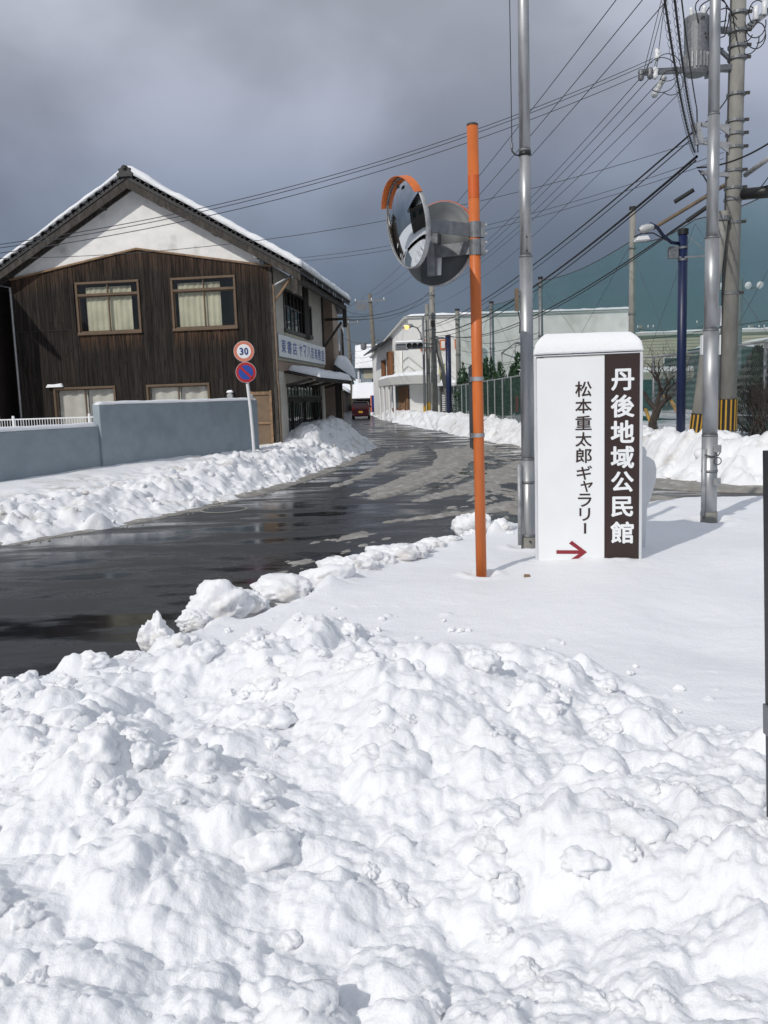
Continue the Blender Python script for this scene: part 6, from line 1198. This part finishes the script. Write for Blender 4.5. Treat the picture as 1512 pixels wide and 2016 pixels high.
for px_, pyt, lb in ((1262, 640, 'distant pole just right of the signboard top'), (1393, 630, 'distant pole behind the right flagpole'), (1480, 640, 'distant pole with two crossarms at far right')):
    p = at(px_, pyt, 75); T = thing('distant_pole', lb, 'utility pole', (p.x, 75, 0), group='poles beyond the field'); MB().tube([(p.x, 75, 0), (p.x, 75, p.z)], .17, 8).build('pole', 'concrete', T); crossarm(T, (p.x, 74.8, p.z - .3), 1.1, (1, 0, 0), ins=(-.9, -.3, .5, .9), s=.12); crossarm(T, (p.x, 74.8, p.z - 1.3), .9, (1, 0, 0), ins=(-.9,), s=.1)
T = thing('flood_lights', 'cluster of round floodlights high on a far pole behind the net', 'floodlight', (12.6, 31, 0))
p = at(1468, 566, 31); MB().tube([(p.x - .2, 31, 0), (p.x - .2, 31, p.z + .3)], .10, 10).build('pole', 'galv', T); MB().bar(p + Vector((-1.3, 0, -.08)), p + Vector((.6, 0, -.02)), .07, .07).build('crossarm', 'galv', T)
for dx in (-1.25, -1.0, 0, .42): MB().lathe([(0, .04), (.1, .13), (.13, .13), (.14, 0)], p + Vector((dx, -.05, .08)), (.2, -1, -.3), 16).build('lamp', 'porcelain', T, smooth=True)

# ================================================================== houses at the end of the street
def far_house(name, label, x0, x1, y0, y1, h, rise, wallm, snow_lab, ridge_x=True, over=.5, seed=1):
    T = thing(name, label, 'house', ((x0 + x1) / 2, y0, 0)); MB().box(x0, x1, y0, y1, 0, h).build('wall', wallm, T)
    xm, ym = (x0 + x1) / 2, (y0 + y1) / 2
    if ridge_x:   # ridge runs along x, slope faces the viewer
        MB().prism([(y0 - over, h), (ym, h + rise), (y1 + over, h), (y1 + over, h - .12), (ym, h + rise - .14), (y0 - over, h - .12)], (x0 - over, 0, 0), (0, 1, 0), (0, 0, 1), (x1 - x0 + 2 * over, 0, 0)).build('roof', 'roof_tile', T)
        snow_on('roof_snow', snow_lab, [(x0 - over, y0 - over, h + .01), (x1 + over, y0 - over, h + .01), (x1 + over, ym, h + rise + .01), (x0 - over, ym, h + rise + .01)], .3, 16, 12, seed, rnd=.25)
    else:
        MB().prism([(x0, h), (x1, h), (xm, h + rise - .1)], (0, y0 + .02, 0), (1, 0, 0), (0, 0, 1), (0, .2, 0)).build('gable', wallm, T)
        MB().prism([(x0 - over, h - .1), (xm, h + rise), (x1 + over, h - .1), (x1 + over, h - .25), (xm, h + rise - .15), (x0 - over, h - .25)], (0, y0 - over, 0), (1, 0, 0), (0, 0, 1), (0, y1 - y0 + 2 * over, 0)).build('roof', 'roof_tile', T)
        snow_on('roof_snow', snow_lab + ', right slope', [(xm, y0 - over, h + rise + .01), (x1 + over, y0 - over, h - .09), (x1 + over, y1, h - .09), (xm, y1, h + rise + .01)], .3, 12, 12, seed, rnd=.25)
        snow_on('roof_snow', snow_lab + ', left slope', [(xm, y0 - over, h + rise + .01), (x0 - over, y0 - over, h - .09), (x0 - over, y1, h - .09), (xm, y1, h + rise + .01)], .3, 12, 12, seed + 1, rnd=.25)
    return T
T = far_house('far_house', 'grey two-storey house with snowy tiled roof behind the brown pole', -2.3, 6, 104, 112, 5.3, 3.0, 'grey_wall', 'deep snow on the tiled roof of the grey house behind the brown pole', True, .6, 71)
MB().box(-.9, .4, 103.94, 103.99, 2.6, 4.0).build('window', 'glass_dark', T); MB().box(-1.9, .5, 103.95, 103.99, 4.05, 5.1).build('gable_band', 'beige_wall', T)
MB().tube([(-2.5, 103.8, 0), (-2.5, 103.8, 5.2)], .12, 8).build('downpipe', 'white_paint', T)
T = far_house('far_shed', 'dark open shed with thick snow on its sloping roof, right of the red car', -2.6, 2.5, 95, 101, 1.7, 1.6, 'interior', 'thick snow on the dark shed right of the red car', True, .5, 73)
T = far_house('far_house', 'dark low gabled house at the end of the street, left of the red car', -9.2, -4.8, 118, 128, 2.7, 1.7, 'dark_wood', 'snow on the dark low gabled house at the street end', False, .5, 75)
T = far_house('far_house', 'dark brown house behind the low gabled one at the street end', -6.2, -2.6, 132, 140, 3.0, 1.6, 'dark_wood', 'snow on the dark brown house at the street end', True, .5, 77)
T = far_house('far_house', 'far pale house closing the end of the street', -16, -6.5, 135, 145, 3.4, 2.0, 'plaster', 'snow on the far pale house closing the street', True, .5, 79)
far_house('far_house', 'dark roadside house between the pinkish house and the street end', -13, -5.6, 60, 95, 3.0, 1.6, 'dark_wood', 'snow on the dark roadside house', False, .6, 81)
p = at(693, 752, 112); q = at(698, 767, 112); T = thing('banner_sign', 'light blue upright shop banner down the street', 'banner', (p.x, 112, 0)); MB().box(p.x, q.x, 112, 112.1, q.z, p.z).build('panel', 'cyan', T); MB().tube([(p.x, 112, 0), (p.x, 112, p.z + .1)], .04, 8).build('post', 'galv', T)
p = at(729, 779, 84); q = at(739, 801, 84); T = thing('vending_machine', 'dark blue vending machine with snow on top by the brown pole', 'vending machine', (p.x + .3, 84, 0))
MB().box(p.x, q.x + .1, 84, 84.8, .3, p.z).build('cabinet', 'vending', T, bevel=.03); MB().box(p.x - .02, p.x + .12, 83.95, 84.8, .3, p.z - .02).build('side_panel', 'sig_salmon', T); MB().box(p.x + .2, q.x, 83.97, 83.995, 1.3, p.z - .15).build('display', 'sig_blue', T); MB().box(p.x + .2, q.x, 83.97, 83.995, .5, .7).build('slot', 'black', T)
snow_on('vending_snow', 'snow on top of the dark blue vending machine', [(p.x - .05, 83.95, p.z + .003), (q.x + .12, 83.95, p.z + .003), (q.x + .12, 84.8, p.z + .003), (p.x - .05, 84.8, p.z + .003)], .14, 8, 8, 85, rnd=.12)

# ================================================================== red car driving away
cx, cy = -1.645, 70.7
T = thing('red_car', 'small dark red hatchback driving away down the street', 'car', (cx, cy, 0))
def loft(secs, name, m, par=None, bev=0):
    v = []; n_ = len(secs[0])
    for s_ in secs: v += s_
    return MB().add(v, [(i * n_ + j, i * n_ + (j + 1) % n_, (i + 1) * n_ + (j + 1) % n_, (i + 1) * n_ + j) for i in range(len(secs) - 1) for j in range(n_)] + [tuple(range(n_ - 1, -1, -1)), tuple((len(secs) - 1) * n_ + j for j in range(n_))]).build(name, m, par or T, smooth=False, bevel=bev)
def sec(y, hw_, z0, z1, tw_): return [(cx - hw_, cy + y, z0), (cx + hw_, cy + y, z0), (cx + hw_ * 1.0, cy + y, (z0 + z1) * .55), (cx + tw_, cy + y, z1), (cx - tw_, cy + y, z1), (cx - hw_, cy + y, (z0 + z1) * .55)]
loft([sec(0, .66, .28, .86, .66), sec(.12, .735, .22, .92, .72), sec(1.2, .74, .20, .94, .72), sec(2.6, .74, .20, .92, .70), sec(3.2, .70, .22, .82, .64), sec(3.4, .6, .3, .66, .55)], 'body', 'red_car', bev=.03)
cab = loft([sec(.05, .70, .88, .90, .70), sec(.22, .67, .88, 1.38, .58), sec(.5, .68, .88, 1.43, .60), sec(1.6, .68, .88, 1.43, .60), sec(2.4, .68, .88, 1.02, .62)], 'cabin', 'red_car', bev=.03)
MB().add([(cx - .56, cy + .075, .95), (cx + .56, cy + .075, .95), (cx + .50, cy + .185, 1.30), (cx - .50, cy + .185, 1.30)], [(0, 1, 2, 3)]).build('rear_window', 'glass_dark', cab)
MB().box(cx - .58, cx + .58, cy + .12, cy + .4, 1.38, 1.42).build('spoiler', 'red_car', cab, bevel=.01)
for s_ in (-1, 1):
    MB().box(cx + s_ * .62 - .07, cx + s_ * .62 + .07, cy - .02, cy + .1, .74, .98).build('tail_light', 'tail_red', T, bevel=.01); MB().box(cx + s_ * .8 - .08, cx + s_ * .8 + .08, cy + 2.0, cy + 2.12, .92, 1.04).build('wing_mirror', 'black', T, bevel=.02)
    for yy in (.55, 2.75):
        wv = MB().cyl((cx + s_ * .74 - (.17 if s_ > 0 else 0), cy + yy, .28), .28, .17, 20, (1, 0, 0)).build('wheel', 'tyre', T); MB().cyl((cx + s_ * .75 - .005, cy + yy, .28), .16, .02, 16, (s_, 0, 0)).build('rim', 'galv_light', wv)
    MB().add([(cx + s_ * .692, cy + .55, .95), (cx + s_ * .692, cy + 1.9, .95), (cx + s_ * .615, cy + 1.5, 1.35), (cx + s_ * .615, cy + .6, 1.35)], [(0, 1, 2, 3)]).build('side_window', 'glass_dark', cab)
MB().box(cx - .17, cx + .17, cy - .035, cy - .015, .50, .66).build('number_plate', 'yellow', T); MB().box(cx - .62, cx + .62, cy - .03, cy + .12, .25, .44).build('bumper', 'red_car', T, bevel=.03)

# ================================================================== manhole cover
gx, gy = gnd(428, 1000, 0); gx, gy = gx + .15, gy - .25
T = thing('manhole_cover', 'round iron manhole cover in the wet road near the left snow bank', 'manhole', (gx, gy, .002))
MB().lathe([(.004, 0), (.004, .30), (.0, .305)], (gx, gy, .001), (0, 0, 1), 40).build('cover', 'mirror_back', T); MB().lathe([(.002, .325), (.006, .325), (.006, .36), (.001, .365)], (gx, gy, .001), (0, 0, 1), 40).build('rim', 'concrete', T)

# ================================================================== overhead lines
def wire(a, b, sag, r_, label, grp, m='black_cable', n=18, cat='cable', name='power_line'):
    a = Vector(a); b = Vector(b); pts = [a + (b - a) * (i / n) - uz * sag * 4 * (i / n) * (1 - i / n) for i in range(n + 1)]
    return tag(MB().tube(pts, r_, 5, cap=False).build(name, m, None, smooth=True), label, cat, grp), pts
# across the picture to the left, in front of the shop gable
for od, (y0, y1, y2) in zip(('uppermost', 'middle', 'lowest'), ((462, 392, 115), (469, 401, 122), (478, 412, 136))):
    a = at(-420, y0 + 62, 12.5); b = at(1285, y2, 15.4); wire(a, b, .62, .006, od + ' of three thin lines crossing the sky from the left to the long crossarm', 'lines crossing to the left', 'grey_cable', 40)
# service lines: one passing in front of the gable, two reaching the shop eave
wire(at(-260, 505, 17), at(1420, 262, 17), .75, .006, 'lowest thin line crossing in front of the white plaster gable', None, 'grey_cable', 30)
for od, y0, y1 in (('upper', 497, 300), ('lower', 504, 312)): wire(at(545, y0 + 14, 24), at(1425, y1, 16.5), .35, .006, od + ' of two thin service lines from the shop eave to the big pole', 'service lines of the shop', 'grey_cable')
# high-voltage lines: brown pole to the top of the big pole
for od, (xa, xb, yb) in zip(('leftmost', 'middle', 'rightmost'), ((716, 1390, -235), (733, 1430, -205), (752, 1475, -190))): wire(at(xa, 583, 82), at(xb, yb, 16), .9, .011, od + ' of three steep power lines from the brown pole up out of the picture', 'high power lines', 'black_cable', 30)
# lines from the junction pole to the big pole
for od, (xa, ya, xb, yb, r_, sg) in zip(('topmost', 'second', 'third', 'fourth', 'lowest'), ((846, 556, 1262, 152, .007, .5), (852, 560, 1282, 150, .007, .5), (858, 562, 1300, 158, .007, .55), (850, 574, 1310, 180, .007, .5), (852, 600, 1340, 180, .006, .6))): wire(at(xa, ya, 52), at(xb, yb, 15.5), sg, r_, od + ' of five thin lines from the junction pole to the long crossarm', 'lines to the crossarm', 'black_cable', 24)
for od, (xa, ya, xb, yb, r_, sg) in zip(('topmost', 'second', 'thickest', 'lowest'), ((852, 640, 1362, 262, .018, .5), (850, 645, 1360, 275, .011, .55), (852, 655, 1372, 308, .026, .75), (852, 662, 1370, 316, .014, .8))): wire(at(xa, ya, 52), at(xb, yb, 15.85), sg, r_, od + ' of four black telephone cables between junction pole and big pole brackets', 'telephone cables', 'black_cable', 30)
for od, (xa, ya, xb, yb, r_, sg) in zip(('thinner', 'thicker'), ((880, 660, 1392, 408, .012, .9), (880, 662, 1398, 402, .016, .8))): wire(at(xa, ya, 50), at(xb, yb, 16), sg, r_, od + ' of two low black cables sagging past the ball net', 'low cables by the net', 'black_cable', 30)
for od, a, b in (('upper', at(1328, 398, 16.2), at(1366, 374, 16)), ('lower', at(1352, 436, 16.2), at(1392, 408, 16))): wire(a, b, 0, .042, od + ' short black sleeve on a cable left of the right flagpole', 'black cable sleeves', 'black', 3, 'cable sleeve', 'cable_sleeve')
_o, _ = wire(at(1286, 450, 17), at(1460, 345, 16), 0, .04, 'brown stay tube slanting up behind the right flagpole', None, 'brown_sheet', 3, 'stay', 'stay_tube')
# bundle with spiral hangers coming overhead
for (xa, xb, yb, lab) in ((1300, 1368, 300, 'left thick cable bundle with spiral hangers overhead at top right'), (1322, 1370, 262, 'right thick cable bundle with spiral hangers overhead at top right')):
    a = at(xa, -60, 9.5); b = at(xb, yb, 15.85); T = thing('cable_bundle', lab, 'cable', b); pts = [a + (b - a) * (i / 40) - uz * .25 * 4 * (i / 40) * (1 - i / 40) for i in range(41)]
    MB().tube(pts, .014, 7).build('cable', 'black_cable', T, smooth=True); hx = []
    for i in range(900):
        t_ = i / 899 * 39.99; j = int(t_); p = pts[j] + (pts[j + 1] - pts[j]) * (t_ - j); an = i * .25; hx.append(p + Vector((.036 * math.cos(an), 0, .04 * math.sin(an) - .02)))
    MB().tube(hx, .003, 3).build('spiral_hanger', 'black_cable', T)
wire(at(1335, -60, 10), at(1372, 215, 15.85), .1, .010, 'single cable hanging just right of the spiral bundles', None, 'black_cable')
wire(at(1372, 215, 15.85), at(1374, 300, 15.9), .0, .012, 'short drop cable beside the telephone closure', None, 'black_cable', 4)
for od, xa, xb in (('left', 1300, 1268), ('middle', 1308, 1274), ('right', 1302, 1292)): wire(at(xa + 12, -40, 15.2), at(xb, 138, 15.4), .0, .006, od + ' fine jumper line dropping to the end of the long crossarm', 'jumper lines', 'black_cable', 6)
wire(at(1372, 330, 15.9), at(1520, 278, 14.5), .1, .016, 'black cable leaving the big pole to the right edge', None, 'black_cable')
wire(at(1372, 250, 15.9), at(1440, 180, 16), .1, .012, 'twisted cable from the brackets up to the big pole', None, 'black_cable')
wire(at(1375, 335, 15.9), at(1400, 378, 15.9), -.05, .014, 'looping cable end below the lowest bracket', None, 'black_cable')
wire(at(1467, 392, 15.8), at(1530, 320, 15), .1, .009, 'line above the black sleeve at the right edge', None, 'black_cable'); wire(at(1467, 372, 15.8), at(1530, 360, 15), .02, .010, 'second line above the black sleeve at the right edge', None, 'black_cable')
# far lines down the street
for k_, (xa, ya, ya_, xb, yb, yb_) in enumerate(((640, 590, 34, 740, 610, 82), (640, 618, 34, 735, 614, 82), (640, 622, 34, 850, 575, 52), (640, 626, 34, 850, 585, 52), (655, 655, 40, 740, 665, 82), (690, 690, 110, 745, 668, 82), (690, 700, 110, 748, 690, 82), (676, 640, 110, 715, 585, 82), (690, 640, 110, 750, 586, 82), (692, 715, 110, 850, 655, 52), (745, 662, 82, 850, 660, 52), (745, 668, 82, 880, 662, 50), (740, 690, 82, 850, 620, 52), (745, 632, 82, 850, 570, 52))):
    wire(at(xa, ya, ya_), at(xb, yb, yb_), .5, .016, 'thin distant line strung between the street poles', 'distant street lines', 'grey_cable', 14)
for ya, yb in ((668, 655), (690, 665), (713, 700)): wire(at(905, ya, 54), at(1060, yb, 39), .35, .014, 'dark support line along the ball net near the hall', 'net support lines', 'dark_green', 12)
wire(at(1262, 648, 75), at(1393, 640, 75), .4, .02, 'far line between the poles beyond the field, left span', None, 'grey_cable'); wire(at(1393, 640, 75), at(1482, 646, 75), .4, .02, 'far line between the poles beyond the field, right span', None, 'grey_cable')

# ================================================================== across the street, out of frame: seen only in the convex mirror
T = thing('opposite_house', 'dark two-storey house across the road, reflected in the convex mirror', 'house', (-22, 2, 0))
MB().box(-30, -20, 4, 14, 0, 5.2).build('wall', 'old_wood', T); MB().prism([(3, 5.1), (9, 7.8), (15, 5.1), (15, 4.9), (9, 7.6), (3, 4.9)], (-31, 0, 0), (0, 1, 0), (0, 0, 1), (12, 0, 0)).build('roof', 'roof_tile', T)
for j in range(3): MB().box(-20.02, -19.95, 5 + j * 3, 6.6 + j * 3, 3.2, 4.4).build('window', 'glass_dark', T)
T = thing('grey_building', 'pale grey building further along the road, reflected in the convex mirror', 'house', (-30, -14, 0))
MB().box(-36, -22, -22, -12, 0, 6.5).build('wall', 'hall_white', T); MB().box(-36.4, -21.6, -22.4, -11.6, 6.5, 6.8).build('roof', 'hall_trim', T)
for j in range(4): MB().box(-21.99, -21.95, -21 + j * 2.4, -19.6 + j * 2.4, 2.6, 4).build('window', 'glass_dark', T)
